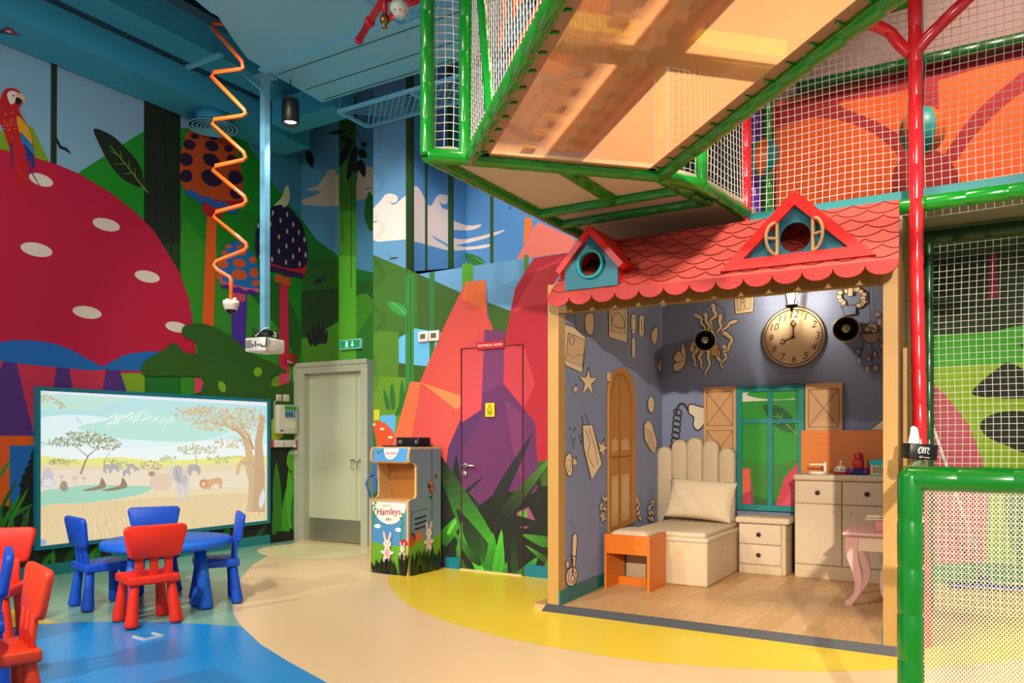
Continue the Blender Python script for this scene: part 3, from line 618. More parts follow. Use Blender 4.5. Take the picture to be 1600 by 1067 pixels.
# hung ceiling panel
zp = 4.4; zpl = Plane((0, 0, zp), (0, 0, 1))
out = [zpl.pt(*p) for p in ((305, 0), (328, 19), (340, 25), (362, 58), (387, 92), (401, 100), (420, 113), (503, 160))]
pts = [Vector((p.x, p.y, zp)) for p in out]+[Vector((-2.9, 5.42, zp)), Vector((-2.9, 1.2, zp)), Vector((-4.6, 1.2, zp)), Vector((-4.75, 3.0, zp))]
t = thing('ceiling_panel', 'large pale teal hung ceiling panel with thin joints above the room', 'ceiling panel', (-4, 3.5, zp))
m = MB(); m.prism(pts, (0, 0, .06), pale); m.build('panel', t)
m = MB(); dk = mat('#1d5f74', 0.7)
for y, z in ((4.70, 0), (4.78, 0), (5.12, 0), (5.36, 0)): m.box((-5.28, y, zp-.004), (-2.9, y+.008, zp+.001), dk)
m.box((-5.33, 4.62, zp-.02), (-2.9, 4.70, zp-.001), pale); m.build('joint', t)
t = thing('mesh_tray', 'teal ceiling frame filled with diamond wire mesh above the alcove', 'ceiling grid', (-4.2, 5.8, 4.3))
m = MB(); z0 = 4.3
a, b, c, d = (-5.2, 5.46), (-3.0, 5.46), (-3.0, 5.87), (-5.2, 5.87)
for p, q in ((a, b), (b, c), (c, d), (d, a), ((-4.35, 5.46), (-4.35, 5.87))): m.tube([(p[0], p[1], z0), (q[0], q[1], z0)], .02, pale, 4, False)
m.build('frame', t)
m = MB(); n = 34
for k in range(-8, n):
    x = -5.2+k*.068
    for s in (1, -1):
        y0, y1 = 5.46, 5.87; xa = x if s > 0 else x+.41; xb = x+.41 if s > 0 else x
        if min(xa, xb) < -5.2 or max(xa, xb) > -3.0: continue
        m.tube([(xa, y0, z0), (xb, y1, z0)], .005, pale, 3, False)
m.build('wire_mesh', t)
for x, y in ((-5.19, 5.47), (-3.5, 5.47)): m = MB(); m.tube([(x, y, z0), (x, y, 5.7)], .02, teal2, 6); m.build('hanger_rod', t)
t = thing('mesh_tray', 'second teal wire mesh ceiling frame, right behind the green corner post', 'ceiling grid', (-3.4, 4.5, 4.32))
m = MB(); z1 = 4.33
m.tube([(-3.75, 4.1, z1), (-2.9, 4.1, z1), (-2.9, 4.6, z1), (-3.75, 4.6, z1), (-3.75, 4.1, z1)], .02, pale, 4, False); m.build('frame', t)
m = MB()
for k in range(-7, 13):
    for s in (1, -1):
        x = -3.75+k*.068; xa, xb = (x, x+.5) if s > 0 else (x+.5, x)
        if min(xa, xb) < -3.75 or max(xa, xb) > -2.9: continue
        m.tube([(xa, 4.1, z1), (xb, 4.6, z1)], .005, pale, 3, False)
m.build('wire_mesh', t)
m = MB(); m.tube([(-3.7, 4.15, z1), (-3.7, 4.15, 5.7)], .015, teal2, 6); m.build('hanger_rod', t)
# red sprinkler pipe, smoke detector
rd = mat('#c01828', 0.35); t = thing('sprinkler_pipe', 'red sprinkler pipe branching under the pale teal ceiling panel', 'pipe', tuple(at(600, 5.6, 4.2)))
m = MB(); A1 = plumb(561, 62, 5.6); A2 = plumb(598, 0, 5.2); A3 = plumb(612, -25, 5.1)
m.tube([A1, A2, A3], .026, rd, 12); m.ball(A1, .032, rd, 12); m.tube([A1.lerp(A2, .42), A1.lerp(A2, .5)], .036, rd, 12); m.build('branch_pipe', t)
m = MB(); B1 = plumb(601, 28, 5.2); B2 = plumb(602, -20, 5.2); m.tube([B1, B2], .02, rd, 10); m.tube([plumb(590, -6, 5.2), plumb(640, 6, 5.2), plumb(655, 0, 5.2)], .02, rd, 10); m.build('drop_pipe', t)
m = MB(); br = mat('#8a6a30', 0.35, 0.8); m.lathe([(.03, 0), (.034, .03), (.02, .05), (.012, .06), (.02, .075), (.006, .08)], B1+Vector((0, 0, .01)), br, 12, (0, 0, -1)); m.build('sprinkler_head', t)['label'] = 'brass sprinkler head'
m = MB(); wc = plumb(613, 25, 5.18)
for k in range(6): m.tube([wc, wc+Vector((.03*math.cos(k), 0, .03*math.sin(k)))], .005, rd, 5)
m.lathe([(.03, -.004), (.034, 0), (.03, .004)], wc, rd, 12, (0, 1, 0)); m.build('valve_wheel', t)
q = plumb(624, 14, 5.1); t = thing('smoke_detector', 'white round smoke detector beside the red sprinkler pipe', 'smoke detector', tuple(q))
m = MB(); wh = mat('#d8d4c8', 0.4); m.lathe([(.055, .03), (.06, 0), (.055, -.02), (.04, -.035), (.035, -.05), (.01, -.055)], q, wh, 24); m.build('body', t)
m = MB(); m.tube([q+Vector((0, 0, .03)), Vector((q.x, q.y, 4.4))], .012, rd, 8); m.build('drop_conduit', t)
for k in range(8):
    m = MB(); g = k*PI/4; m.box((q.x+.048*math.cos(g)-.003, q.y+.048*math.sin(g)-.003, q.z-.032), (q.x+.048*math.cos(g)+.003, q.y+.048*math.sin(g)+.003, q.z-.02), mat('#333333', 0.6)); m.build('sensor_slot', t)
# pendant spotlight
q = at(454, 6.9, v=175); q = Vector((q.x, q.y, q.z)); t = thing('pendant_lamp', 'black cylinder pendant lamp, lit, hanging below the ceiling panel', 'lamp', (q.x, q.y, q.z))
blk_ = mat('#0c0d10', 0.45); m = MB(); m.lathe([(.004, .105), (.073, .105), (.076, .10), (.076, -.10), (.07, -.105), (.066, -.10), (.062, -.06), (.004, -.055)], q, blk_, 28); m.build('lamp_shade', t)
m = MB(); m.tube([q+Vector((0, 0, .10)), Vector((q.x, q.y, 4.4))], .004, blk_, 6); m.build('cord', t)
m = MB(); m.lathe([(.05, -.085), (.05, -.078), (.01, -.075)], q, mat('#fff4e0', 0.3, emit=14), 20); m.build('bulb', t)
lamp('SPOT', 'pendant_light', (q.x, q.y, q.z-.12), (q.x, q.y, 0), 60, NEU, .04, 90, .6)
# projector on its pole
P = at(414, 6.85); P.z = 0; blu = mat('#6aa8c4', 0.5); t = thing('projector', 'white ceiling projector on a pale blue pole between the mushrooms', 'projector', (P.x, P.y, 2.0))
m = MB(); z_ = 2.13; m.box((P.x-.03, P.y-.03, z_), (P.x+.03, P.y+.03, 4.44), blu); m.box((P.x-.09, P.y-.06, 4.37), (P.x+.09, P.y+.06, 4.4), blu); m.build('pole', t)
m = MB(); m.tube([Vector((P.x, P.y, 4.25)), Vector((P.x-.14, P.y-.12, 4.4))], .012, blu, 6); m.build('brace', t)
mt = Matrix.Translation((P.x+.02, P.y-.01, 2.02)) @ Matrix.Rotation(math.radians(10), 4, 'Z') @ Matrix.Diagonal((.74, .74, 1.15, 1))
m = MB(); m.rbox((-.15, -.19, -.055), (.15, .17, .05), .018, mat('#e0dcd2', 0.4), 3, mt); body = m.build('body', t)
m = MB(); dk = mat('#55524c', 0.6)
for k in range(7):
    for s in range(2): m.box((-.02, 0, 0), (-.02, 0, 0), dk) if False else None
for k in range(8):
    v = [mt @ Vector(p) for p in ((-.14+k*.012, -.191, -.03), (-.134+k*.012, -.191, -.03), (-.134+k*.012, -.191, .03), (-.14+k*.012, -.191, .03))]; m.prism(v, mt.to_3x3() @ Vector((0, -.002, 0)), dk)
for x0, x1, z0_, z1_ in ((-.0, .015, -.02, .02), (.03, .05, -.015, .0), (.06, .075, -.015, .0), (.085, .1, -.015, .0), (-.04, -.02, -.02, .0)):
    v = [mt @ Vector(p) for p in ((x0, -.191, z0_), (x1, -.191, z0_), (x1, -.191, z1_), (x0, -.191, z1_))]; m.prism(v, mt.to_3x3() @ Vector((0, -.003, 0)), mat('#2a2a2a', 0.5))
m.build('vent_grille', body)
m = MB(); m.lathe([(.045, 0), (.045, .03), (.035, .035), (.01, .03)], mt @ Vector((-.15, .06, 0)), mat('#22242a', 0.2), 18, mt.to_3x3() @ Vector((-1, 0, 0))); m.build('lens', body)
m = MB()
for dx, dy in ((-.1, -.1), (.1, -.1), (.1, .1), (-.1, .1)): m.tube([mt @ Vector((dx*.5, dy*.5, .1)), mt @ Vector((dx, dy, .085)), mt @ Vector((dx, dy, .048))], .011, blk_, 6)
m.rbox((-.06, -.06, .07), (.06, .06, .12), .01, blk_, 2, mt); m.build('mount_bracket', t)
m = MB()
for r_, sg in ((.16, 1), (.13, -1)):
    m.tube([mt @ Vector((r_*math.cos(g)*1.0, r_*math.sin(g)*.8, .10+.03*math.sin(2*g)*sg)) for g in [k*.35 for k in range(17)]], .005, blk_ if sg > 0 else mat('#c8c8c8', 0.5), 6)
m.tube([mt @ Vector((.13, -.16, .1)), mt @ Vector((.18, -.2, .06)), mt @ Vector((.16, -.2, -.02)), mt @ Vector((.09, -.195, -.02))], .006, blk_, 6); m.build('cable', t)
# orange zigzag conduit with dome camera
og = mat('#e8641a', 0.35, coat=.3); t = thing('security_camera', 'white dome camera at the end of an orange zigzag conduit', 'camera', tuple(at(361, 6.2, v=478)))
zz = [(362, 38), (333, 36), (331, 42), (378, 96), (380, 106), (375, 108), (334, 113), (330, 119), (382, 172), (384, 177), (378, 181), (334, 187), (331, 194), (381, 238), (384, 246), (380, 250), (337, 259), (332, 266), (382, 307), (385, 314), (380, 320), (338, 331), (333, 339), (384, 380), (386, 386), (382, 391), (338, 408), (334, 414), (340, 422), (359, 433), (361, 437), (361, 468)]
m = MB(); m.tube([at(u, 6.2, v=v) for u, v in [(420, 30)]+zz], .0165, og, 8); m.build('conduit', t)['label'] = 'orange zigzag conduit'
q = at(361, 6.2, v=478); m = MB(); m.lathe([(.03, .045), (.062, .04), (.064, .01), (.058, .0), (.05, -.03), (.046, -.034), (.04, -.03)], q, mat('#dcd2c4', 0.4), 24); b_ = m.build('housing', t)
m = MB(); m.ball(q+Vector((0, 0, -.032)), .038, mat('#15120f', 0.12), 18); m.build('dome', t)['label'] = 'dark glass dome'
m = MB(); m.lathe([(.013, .035), (.013, .06), (.004, .062)], q+Vector((-.045, 0, 0)), mat('#e8e4dc', 0.4), 8); m.lathe([(.013, .035), (.013, .06), (.004, .062)], q+Vector((.045, 0, 0)), mat('#e8e4dc', 0.4), 8); m.build('bolt', b_)
# ================================================================== WALL THINGS
# projection screen
SP = Plane((-6.955, 0, 0), (1, 0, 0)); t = thing('projection_screen', 'large teal framed screen showing a savanna picture on the left wall', 'screen', (-6.97, 4.5, 1.1))
A = SP.pt(56, 603.5); B = SP.pt(421, 623.5); A2 = SP.pt(55, 860.5); y0, y1 = A.y, SP.pt(421.5, 700).y; z1 = A.z; z0 = A2.z
m = MB(); fm_ = mat('#107a8c', 0.4); w_ = .035
m.box((-7, y0, z0), (-6.945, y1, z0+w_), fm_); m.box((-7, y0, z1-w_), (-6.945, y1, z1), fm_); m.box((-7, y0, z0+w_), (-6.945, y0+w_, z1-w_), fm_); m.box((-7, y1-w_, z0+w_), (-6.945, y1, z1-w_), fm_); m.build('frame', t)
m = MB(); PP = Plane((-6.962, 0, 0), (1, 0, 0)); m.box((-6.995, y0+w_, z0+w_), (-6.962, y1-w_, z1-w_), mat('#eef0f8', 0.7, emit=.88))
u0, u1 = PP.pt(61, 700), 0
Sm = Mural(PP, [(m, None)], emit=0.86, eps=0.00003, lims=((1, y0+w_, y1-w_), (2, z0+w_, z1-w_)))  # projector's light on the screen is put into the picture as emission
top = lambda u: 607.5+(u-61)*.0560; bot = lambda u: 855-(u-61)*.1130
cut = lambda P: P
Sm.p([(61, 614), (417, 634), (417, 690), (61, 690)], '#bfe8ea'); Sm.p([(61, 614), (200, 622), (150, 640), (61, 640)], '#c8ece0'); Sm.p([(61, 660), (417, 670), (417, 730), (61, 730)], '#d6f4f4')
Sm.p(crv([(61, 700), (140, 690), (240, 694), (330, 688), (417, 694), (417, 722), (61, 722)], 4), '#f2fbfa'); Sm.p(crv([(61, 655), (120, 648), (180, 655), (240, 668), (300, 690), (200, 700), (61, 690)], 4), '#e6f8fa')
Sm.p(crv([(120, 668), (165, 657), (195, 645), (215, 640), (250, 639), (275, 650), (310, 663), (360, 672), (300, 690), (180, 684)], 4), '#c2ecdf')
for k in range(60):
    x = random.uniform(172, 275); y = 641+abs(x-225)*.12+random.uniform(0, 14); Sm.line([(x, y), (x-random.uniform(5, 12), y+random.uniform(3, 7))], 1.4, '#f6fdfc', .4)
Sm.p(crv([(61, 714), (120, 718), (180, 714), (250, 720), (320, 716), (417, 712), (417, 745), (61, 745)], 4), '#f1ee8e')
Sm.p([(61, 726), (200, 728), (417, 722), (417, 830), (61, 860)], '#f0dfb8'); Sm.p([(61, 735), (180, 733), (300, 738), (417, 735), (417, 760), (61, 770)], '#f2e4cc')
Sm.p(crv([(61, 770), (100, 762), (150, 757), (200, 759), (237, 760), (225, 770), (180, 780), (110, 788), (61, 792)], 4), '#a8dcc4')
Sm.p(crv([(61, 793), (140, 786), (240, 778), (417, 772), (417, 812), (61, 856)], 3), '#ecd3a4')
gcol = ['#f3e3bd', '#e3c591', '#d9b987', '#f6ead0']
for k in range(300):
    x = random.uniform(62, 414); y = random.uniform(790-(x-61)*.045, bot(x)-6); Sm.line([(x, y+9), (x+random.uniform(-3, 3), y-4)], 1.3, random.choice(gcol), .4, False)
def clump(cx, cy, rx, ry, n, cols, lo=1.0, hi=2.4):
    for k in range(n):
        if k % 12 == 0: Sm.k += 1
        g = random.uniform(0, 2*PI); r = math.sqrt(random.random()); Sm.p(el(cx+rx*r*math.cos(g), cy+ry*r*math.sin(g), random.uniform(lo, hi)*1.3, random.uniform(lo, hi)*.6, random.uniform(0, 180), 7), random.choice(cols), False)
tc = ['#a8b48a', '#93a37c', '#b9bd98', '#8f936c']
Sm.line([(126, 741), (133, 722), (138, 712), (152, 700)], 3.4, '#a88e70', 1.2); Sm.line([(137, 714), (122, 700), (110, 694)], 1.6, '#a88e70', .8); Sm.line([(166, 740), (162, 722), (172, 706)], 1.8, '#b0987a', .8)
clump(108, 690, 34, 8, 110, tc); clump(128, 680, 26, 8, 70, tc); clump(165, 694, 26, 10, 90, tc); clump(150, 686, 30, 8, 60, tc); clump(92, 722, 18, 4, 40, ['#bdb48c', '#a8a27c']); clump(180, 725, 20, 8, 40, ['#c4c39c', '#b3b58e'])
for x, y in ((68, 620), (80, 622), (90, 628), (72, 626), (98, 634)): clump(x, y, 6, 4, 9, ['#d3cba8', '#bfb48c'])
tr = ['#d9c6a0', '#cfb892', '#e4d6b4', '#c9ad86', '#dccf9e']
Sm.line([(394, 800), (396, 760), (392, 720), (385, 690), (378, 676), (360, 660)], 17, '#d9ba94', 5); Sm.line([(404, 800), (406, 740), (404, 690), (410, 650)], 20, '#cfae88', 8)
Sm.line([(386, 690), (372, 674), (352, 664), (330, 660)], 5, '#c9a880', 1.5); Sm.line([(396, 702), (388, 680), (376, 664), (360, 650)], 4, '#bf9c74', 1); Sm.line([(400, 730), (380, 715), (362, 712)], 1.6, '#c4a884', .6)
clump(320, 648, 48, 13, 200, tr); clump(370, 650, 44, 14, 180, tr); clump(345, 664, 50, 9, 130, tr); clump(395, 660, 20, 24, 90, tr); clump(300, 640, 28, 7, 60, tr); clump(360, 690, 25, 10, 50, tr)
clump(308, 702, 32, 8, 90, ['#cfd0a4', '#bcc296', '#d6cda6']); clump(262, 716, 14, 5, 30, ['#c3c68e', '#cfcf98']); clump(342, 718, 22, 6, 40, ['#cccb94', '#bdc08a']); clump(236, 727, 16, 7, 40, ['#c9c09a', '#bcb48e']); clump(105, 722, 20, 5, 30, ['#d0d080'])
Sm.line([(308, 730), (306, 712)], 1.6, '#b8a484', 1)
gy = '#bcb4b4'
for cx, cy, s in ((168, 731, 7), (178, 731, 8), (205, 729, 6), (198, 738, 6), (303, 733, 10), (214, 733, 4)):
    Sm.p(crv([(cx-s, cy+s*.9), (cx-s*.9, cy-s*.5), (cx, cy-s*.8), (cx+s*.8, cy-s*.5), (cx+s*1.1, cy+s*.4), (cx+s*.7, cy+s*.9), (cx+s*.4, cy+s*.3), (cx-s*.3, cy+s*.3), (cx-s*.4, cy+s*.9)], 3), gy)
Sm.p(crv([(64, 758), (66, 742), (70, 733), (77, 731), (82, 738), (84, 750), (86, 758), (76, 762)], 3), '#d3ccd4'); Sm.p(crv([(66, 756), (72, 748), (82, 750), (84, 758), (74, 761)], 3), '#eae4ea')
for x in (96, 115, 131, 118): Sm.p(el(x, 745+(x % 3), 4.5, 2.6, 10), '#ecc4cc'); Sm.line([(x, 747), (x, 758)], .6, '#e0a8b0'); Sm.line([(x+3, 744), (x+4, 738), (x+2, 736)], .8, '#ecc4cc')
Sm.p(crv([(93, 762), (97, 752), (104, 753), (106, 764), (100, 768)], 3), '#a89c90'); 
for x, s in ((150, 1.2), (182, 1.3)): Sm.p(crv([(x-18*s, 766), (x-6*s, 762), (x+4*s, 758), (x+7*s, 746), (x+11*s, 752), (x+13*s, 760), (x+6*s, 764), (x-8*s, 767)], 3), '#a28a72')
Sm.p(crv([(233, 760), (236, 744), (242, 736), (252, 740), (266, 742), (268, 760), (250, 766)], 3), '#ead0ba'); Sm.p(el(237, 740, 5, 4, 0), '#b09c8c')
Sm.p(crv([(263, 741), (266, 731), (272, 728), (281, 729), (292, 735), (296, 748), (294, 770), (291, 783), (287, 783), (287, 768), (283, 768), (282, 783), (277, 783), (276, 764), (272, 752)], 3), '#ddd6d2')
for k in range(9): Sm.line([(271+k*2.4, 738+k*.6), (273+k*2.2, 752+k*.8)], .8, '#8c8688', .5)
Sm.p(crv([(272, 730), (277, 727), (284, 730), (284, 744), (280, 756), (276, 750), (271, 740)], 3), '#c6beba'); Sm.line([(275, 733), (280, 752)], 1, '#8c8688')
Sm.p(crv([(312, 758), (318, 749), (326, 749), (340, 746), (347, 750), (346, 762), (343, 763), (341, 756), (332, 758), (328, 764), (318, 764)], 3), '#e2b48c'); Sm.p(el(318, 755, 6.5, 6.5), '#d49a68'); Sm.p(el(318, 756, 3.4, 3.6), '#edcba8')
Sm.p(crv([(368, 738), (372, 724), (381, 716), (391, 706), (393, 709), (386, 722), (388, 742), (385, 742), (383, 728), (376, 728), (373, 742), (370, 742)], 3), '#dcc08c')
for k in range(5): Sm.line([(376+k*2, 718+k*2), (377+k*2, 722)], .8, '#b8945c')
Sm.p(el(67, 847, 5.5, 5), '#9cb4ea'); Sm.p(crv([(405, 780), (411, 764), (414, 778), (409, 794), (405, 790)], 3), '#e6e2ea'); Sm.line([(118, 655), (123, 657), (128, 662)], .9, '#8ea4a8', .5); Sm.line([(122, 651), (121, 657)], .8, '#8ea4a8', .5)
Sm.line([(62, 690), (72, 693), (84, 698)], 1, '#9a9a86', .4); Sm.line([(62, 612), (74, 613)], 1, '#c4cce4')
m.build('picture', t)['label'] = 'bright savanna scene with acacia trees, waterhole and animals'
# panels between screen and door, on the left wall
def on(pl, u0, v0, u1, v1): a = pl.pt(u0, v0); b = pl.pt(u1, v1); return a, b
def wallbox(pl, name, label, cat, u0, v0, u1, v1, depth, col, r=.006, rough=.45):
    a = pl.pt(u0, v0); b = pl.pt(u1, v1); n = pl.n
    lo = Vector((min(a.x, b.x), min(a.y, b.y), min(a.z, b.z))); hi = Vector((max(a.x, b.x), max(a.y, b.y), max(a.z, b.z)))
    for k in range(3):
        if abs(n[k]) > .5:
            if n[k] > 0: lo[k] += .002; hi[k] = lo[k]+depth
            else: hi[k] -= .002; lo[k] = hi[k]-depth
    if pl is LW: hi.y = min(hi.y, 6.58)
    t = thing(name, label, cat, tuple((lo+hi)/2)); m = MB(); m.rbox(lo, hi, r, mat(col, rough), 2); m.build('body' if cat != 'sign' else 'plate', t); return t, lo, hi
cr = '#d2cbb2'
t, lo, hi = wallbox(LW, 'fire_alarm_panel', 'cream fire alarm panel with a small green display beside the grey door', 'control panel', 426, 632, 466.5, 678, .09, cr, .015)
fx = hi.x+.001; Q = lambda u, v: LW.pt(u, v, hi.x+7.0)
def face(par, name, u0, v0, u1, v1, col, x, th=.004, emit=0, label=None):
    a = LW.pt(u0, v0, x+7); b = LW.pt(u1, v1, x+7); m = MB(); m.box((x, min(a.y, b.y), min(a.z, b.z)), (x+th, max(a.y, b.y), max(a.z, b.z)), mat(col, .35, emit=emit)); o = m.build(name, par)
    if label: o['label'] = label
    return o
face(t, 'display', 445, 634, 463, 641, '#3fae2a', hi.x, .004, .3, 'green lit display'); kp = face(t, 'keypad', 445, 641, 463, 653, '#6f9cc4', hi.x, .003, 0, 'blue keypad')
for k in range(3):
    face(kp, 'button', 447+k*4, 644, 449+k*4, 651, '#2a2e38', hi.x+.003, .003)
face(t, 'name_plate', 445, 658, 461, 670, '#ded8c0', hi.x, .002); face(t, 'badge', 438, 671.5, 443, 674, '#5a4a80', hi.x, .002)
t, lo, hi = wallbox(LW, 'blank_wall_plate', 'white square wall plate with a cable, left of the pair above the alarm panel', 'wall plate', 430, 616, 439, 627, .02, '#d8cabc')
m = MB(); X = hi.x; m.tube([LW.pt(437, 621, X+7.0), LW.pt(433, 625, X+7.02), LW.pt(429, 628, X+7.015), LW.pt(428.5, 633, X+7.02)], .006, mat('#d8d0c4', .5), 8); m.build('cable', t)
wallbox(LW, 'blank_wall_plate', 'plain white square wall plate, right of the pair above the alarm panel', 'wall plate', 441, 616, 450.5, 627.5, .02, '#d8cabc')
t, lo, hi = wallbox(LW, 'isolator_box', 'long white box with a red end below the alarm panel', 'box', 423.5, 687.5, 456.5, 698.5, .06, '#d8ccc4'); face(t, 'end_cap', 423, 687, 427, 699, '#c02a2a', hi.x, .003, 0, 'red end cap'); face(t, 'seam', 443, 688, 443.8, 698, '#8a8078', hi.x, .002); 
t, lo, hi = wallbox(LW, 'fire_call_point', 'red fire call point in a clear cover beside the door frame, below the alarm panel', 'alarm', 458, 688, 468, 702, .07, '#b81e26'); 
face(t, 'press_plate', 458.5, 694, 462.5, 699, '#e4dcd4', hi.x, .004)
m = MB(); a = LW.pt(456.8, 686, .08); b = LW.pt(464, 710, .08); gl = mat('#d8dcd8', .1, alpha=.25)
m.box((-6.998, min(a.y, b.y), min(a.z, b.z)), (-6.91, max(a.y, b.y), a.z-.14), gl); m.build('clear_cover', t)
t, lo, hi = wallbox(LW, 'fire_sounder', 'dark red fire alarm box on the pink mushroom stem above the door corner', 'alarm', 444, 552, 458, 568.5, .06, '#a01c24')
m = MB(); write(m, 'Fire', .055, LW.pt(453, 566, hi.x+7.001), (0, 1, 0), (0, 0, 1), mat('#e8d8d0', .5)); m.build('lettering', t)
# exit sign on the door wall
t, lo, hi = wallbox(DW, 'exit_sign', 'green and white lit emergency exit sign above the grey door', 'exit sign', 535, 532, 568.5, 545, .05, '#b8d8d8', .006)
yy = lo.y; m = MB(); cx_ = (lo.x+hi.x)/2; cz = (lo.z+hi.z)/2; hw = (hi.x-lo.x)/2; hh = (hi.z-lo.z)/2
m.box((lo.x+.012, yy-.004, lo.z+.014), (hi.x-.012, yy, hi.z-.014), mat('#12a060', .4, emit=.9)); m.build('green_panel', t)['label'] = 'lit green panel'
m = MB(); wt = mat('#f4fff8', .4, emit=1.2); y_ = yy-.005
dr = lambda P: m.prism([Vector((cx_+x, y_, cz+z)) for x, z in P], (0, -.001, 0), wt)
dr([(.035, .032), (.049, .032), (.049, -.004), (.066, -.004), (.042, -.034), (.018, -.004), (.035, -.004)])
dr([(-.065, -.034), (-.03, -.034), (-.03, .032), (-.065, .032), (-.065, .026), (-.037, .026), (-.037, -.028), (-.065, -.028)])
dr([(-.055, .016), (-.046, .016), (-.046, .024), (-.055, .024)]); dr([(-.062, .004), (-.05, .013), (-.043, .01), (-.047, -.006), (-.042, -.02), (-.047, -.024), (-.053, -.008), (-.06, -.022), (-.066, -.02), (-.056, -.002)])
m.build('symbol', t)['label'] = 'white running figure, door and arrow'
# thermostats
def stat(label, u0, v0, u1, v1):
    t, lo, hi = wallbox(EW, 'thermostat', label, 'thermostat', u0, v0, u1, v1, .025, '#dcd6cc', .006)
    m = MB(); m.box((lo.x+.03, lo.y-.003, lo.z+.03), (hi.x-.03, lo.y, hi.z-.025), mat('#6a5c44', .25)); m.build('display', t)['label'] = 'dark display glass'
stat('white framed thermostat, left of the pair on the painted wall by the pink rock', 655.5, 519, 671, 534)
stat('white framed thermostat, right of the pair on the painted wall by the pink rock', 672, 517.5, 688, 532.5)
def esign(name, label, u0, v0, u1, v1, col, words, size, wcol, dx=0, dz=0):
    a = EW.pt(u0, v0); b = EW.pt(u1, v1); t = thing(name, label, 'sign', ((a.x+b.x)/2, 5.88, (a.z+b.z)/2)); m = MB(); m.box((a.x, 5.872, b.z), (b.x, 5.879, a.z), mat(col, .4)); m.build('plate', t)
    m = MB(); write(m, words, size, ((a.x+b.x)/2+dx, 5.871, (a.z+b.z)/2+dz), (1, 0, 0), (0, 0, 1), mat(wcol, .5)); m.build('lettering', t); return t, a, b
esign('door_sign', 'narrow red sign reading ELECTRICAL ROOM above the painted door', 747, 535.5, 790, 544, '#b01420', 'ELECTRICAL ROOM', .030, '#f0e4e0')
a = EW.pt(761, 630); b = EW.pt(775, 651); t = thing('warning_sign', 'yellow electricity warning sign on the painted door', 'sign', ((a.x+b.x)/2, 5.88, (a.z+b.z)/2))
m = MB(); m.box((a.x, 5.872, b.z), (b.x, 5.879, a.z), mat('#e8c414', .4)); m.build('plate', t)
m = MB(); k_ = mat('#17150a', .5); xc = (a.x+b.x)/2; zc = (a.z+b.z)/2+.022; y_ = 5.8715
for p, q in (((-.026, -.02), (.026, -.02)), ((.026, -.02), (0, .026)), ((0, .026), (-.026, -.02))): m.tube([(xc+p[0], y_, zc+p[1]), (xc+q[0], y_, zc+q[1])], .0028, k_, 4, False)
m.prism([(xc+x, y_, zc+z) for x, z in ((.004, .014), (-.006, -.002), (0, -.002), (-.004, -.014), (.007, .002), (.001, .002))], (0, -.001, 0), k_)
for k in range(3): m.box((xc-.026, y_-.001, zc-.04-k*.012), (xc+.026, y_, zc-.034-k*.012), k_)
m.build('symbol', t)['label'] = 'black bolt triangle and text lines'
# floor socket box
t = thing('floor_socket', 'flush metal edged floor socket in the blue circle', 'socket', tuple(FL.pt(232, 995)))
m = MB(); P4 = [FL.pt(u, v) for u, v in ((208, 996), (226, 1000.5), (254, 994.5), (238, 990.5))]; cb = mat('#e4e0dc', .35, .2)
for i, j in ((0, 1), (1, 2), (2, 3)): m.tube([P4[i]+Vector((0, 0, .003)), P4[j]+Vector((0, 0, .003))], .011, cb, 4, False)
m.build('rim', t)
m = MB(); m.poly([p+Vector((0, 0, .002)) for p in P4], mat('#1484c4', .35), Vector((0, 0, 1))); m.build('lid', t)
# ================================================================== PLAYHOUSE
HX0, HX1, HY = -2.592, -0.386, 4.80; FZ = 0.04
ph = thing('playhouse', 'open fronted wooden playhouse with red scalloped roof and two dormers', 'playhouse', (-1.5, 4.8, 0))
col_ = wood('#b58a4a', '#a87f42', (14, 14, 1), .5, 'pine_board'); olive = mat('#8f6a22', .5)
m = MB(); m.box((HX0, HY, FZ), (HX0+.084, HY+.1, 2.28), col_); m.build('column', ph)
m = MB(); m.box((HX1-.075, HY, FZ), (HX1, HY+.1, 2.28), col_); m.build('column', ph)
m = MB(); m.box((HX0+.084, HY, 2.075), (HX1-.075, HY+.06, 2.28), olive); m.build('fascia_board', ph)
m = MB(); m.box((-2.70, HY-.01, 0.0), (HX1+.03, 7.2, FZ), planks()); m.build('house_floor', ph)
m = MB(); m.prism([(-2.62, 4.755, 0), (-2.60, 4.795, .046), (-2.60, 4.802, .046), (-2.60, 4.802, 0)], (2.27, 0, 0), mat('#38393e', .5)); m.build('threshold_ramp', ph)['label'] = 'dark grey rubber threshold ramp'
m = MB(); m.box((HX0+.0, HY+.28, 2.49), (HX1, 7.26, 2.51), mat('#b89868', .7)); m.build('house_ceiling', ph)
# side and back walls with ink drawings
WB = '#7b85a4'; CRM = '#e4c9a4'; INK = '#3a2014'
ws = MB(); nn = HL.n
ws.prism([hl0+hd*.06+Vector((0, 0, FZ)), hl1+Vector((0, 0, FZ)), hl1+Vector((0, 0, 2.49)), hl0+hd*.28+Vector((0, 0, 2.49)), hl0+hd*.06+Vector((0, 0, 2.3))], -nn*.06, mat(WB, .75))
SM = Mural(HL, [(ws, None)])
D = lambda P, k=4: crv(P, k)
SM.draw([(881, 506), (897, 511), (915, 527), (916, 533), (910, 582), (903, 580), (884, 571), (875, 549)], CRM, INK, 1); SM.draw([(888, 520), (914, 531), (910, 574), (884, 563)], '#d0b088', INK, .8); SM.draw(el(893.5, 532, 4, 7, 0, 12), None, INK, .7); SM.line([(887, 552), (896, 560), (904, 553), (912, 556)], .8, INK); SM.line([(900, 512), (898, 500), (900, 484)], .6, INK)
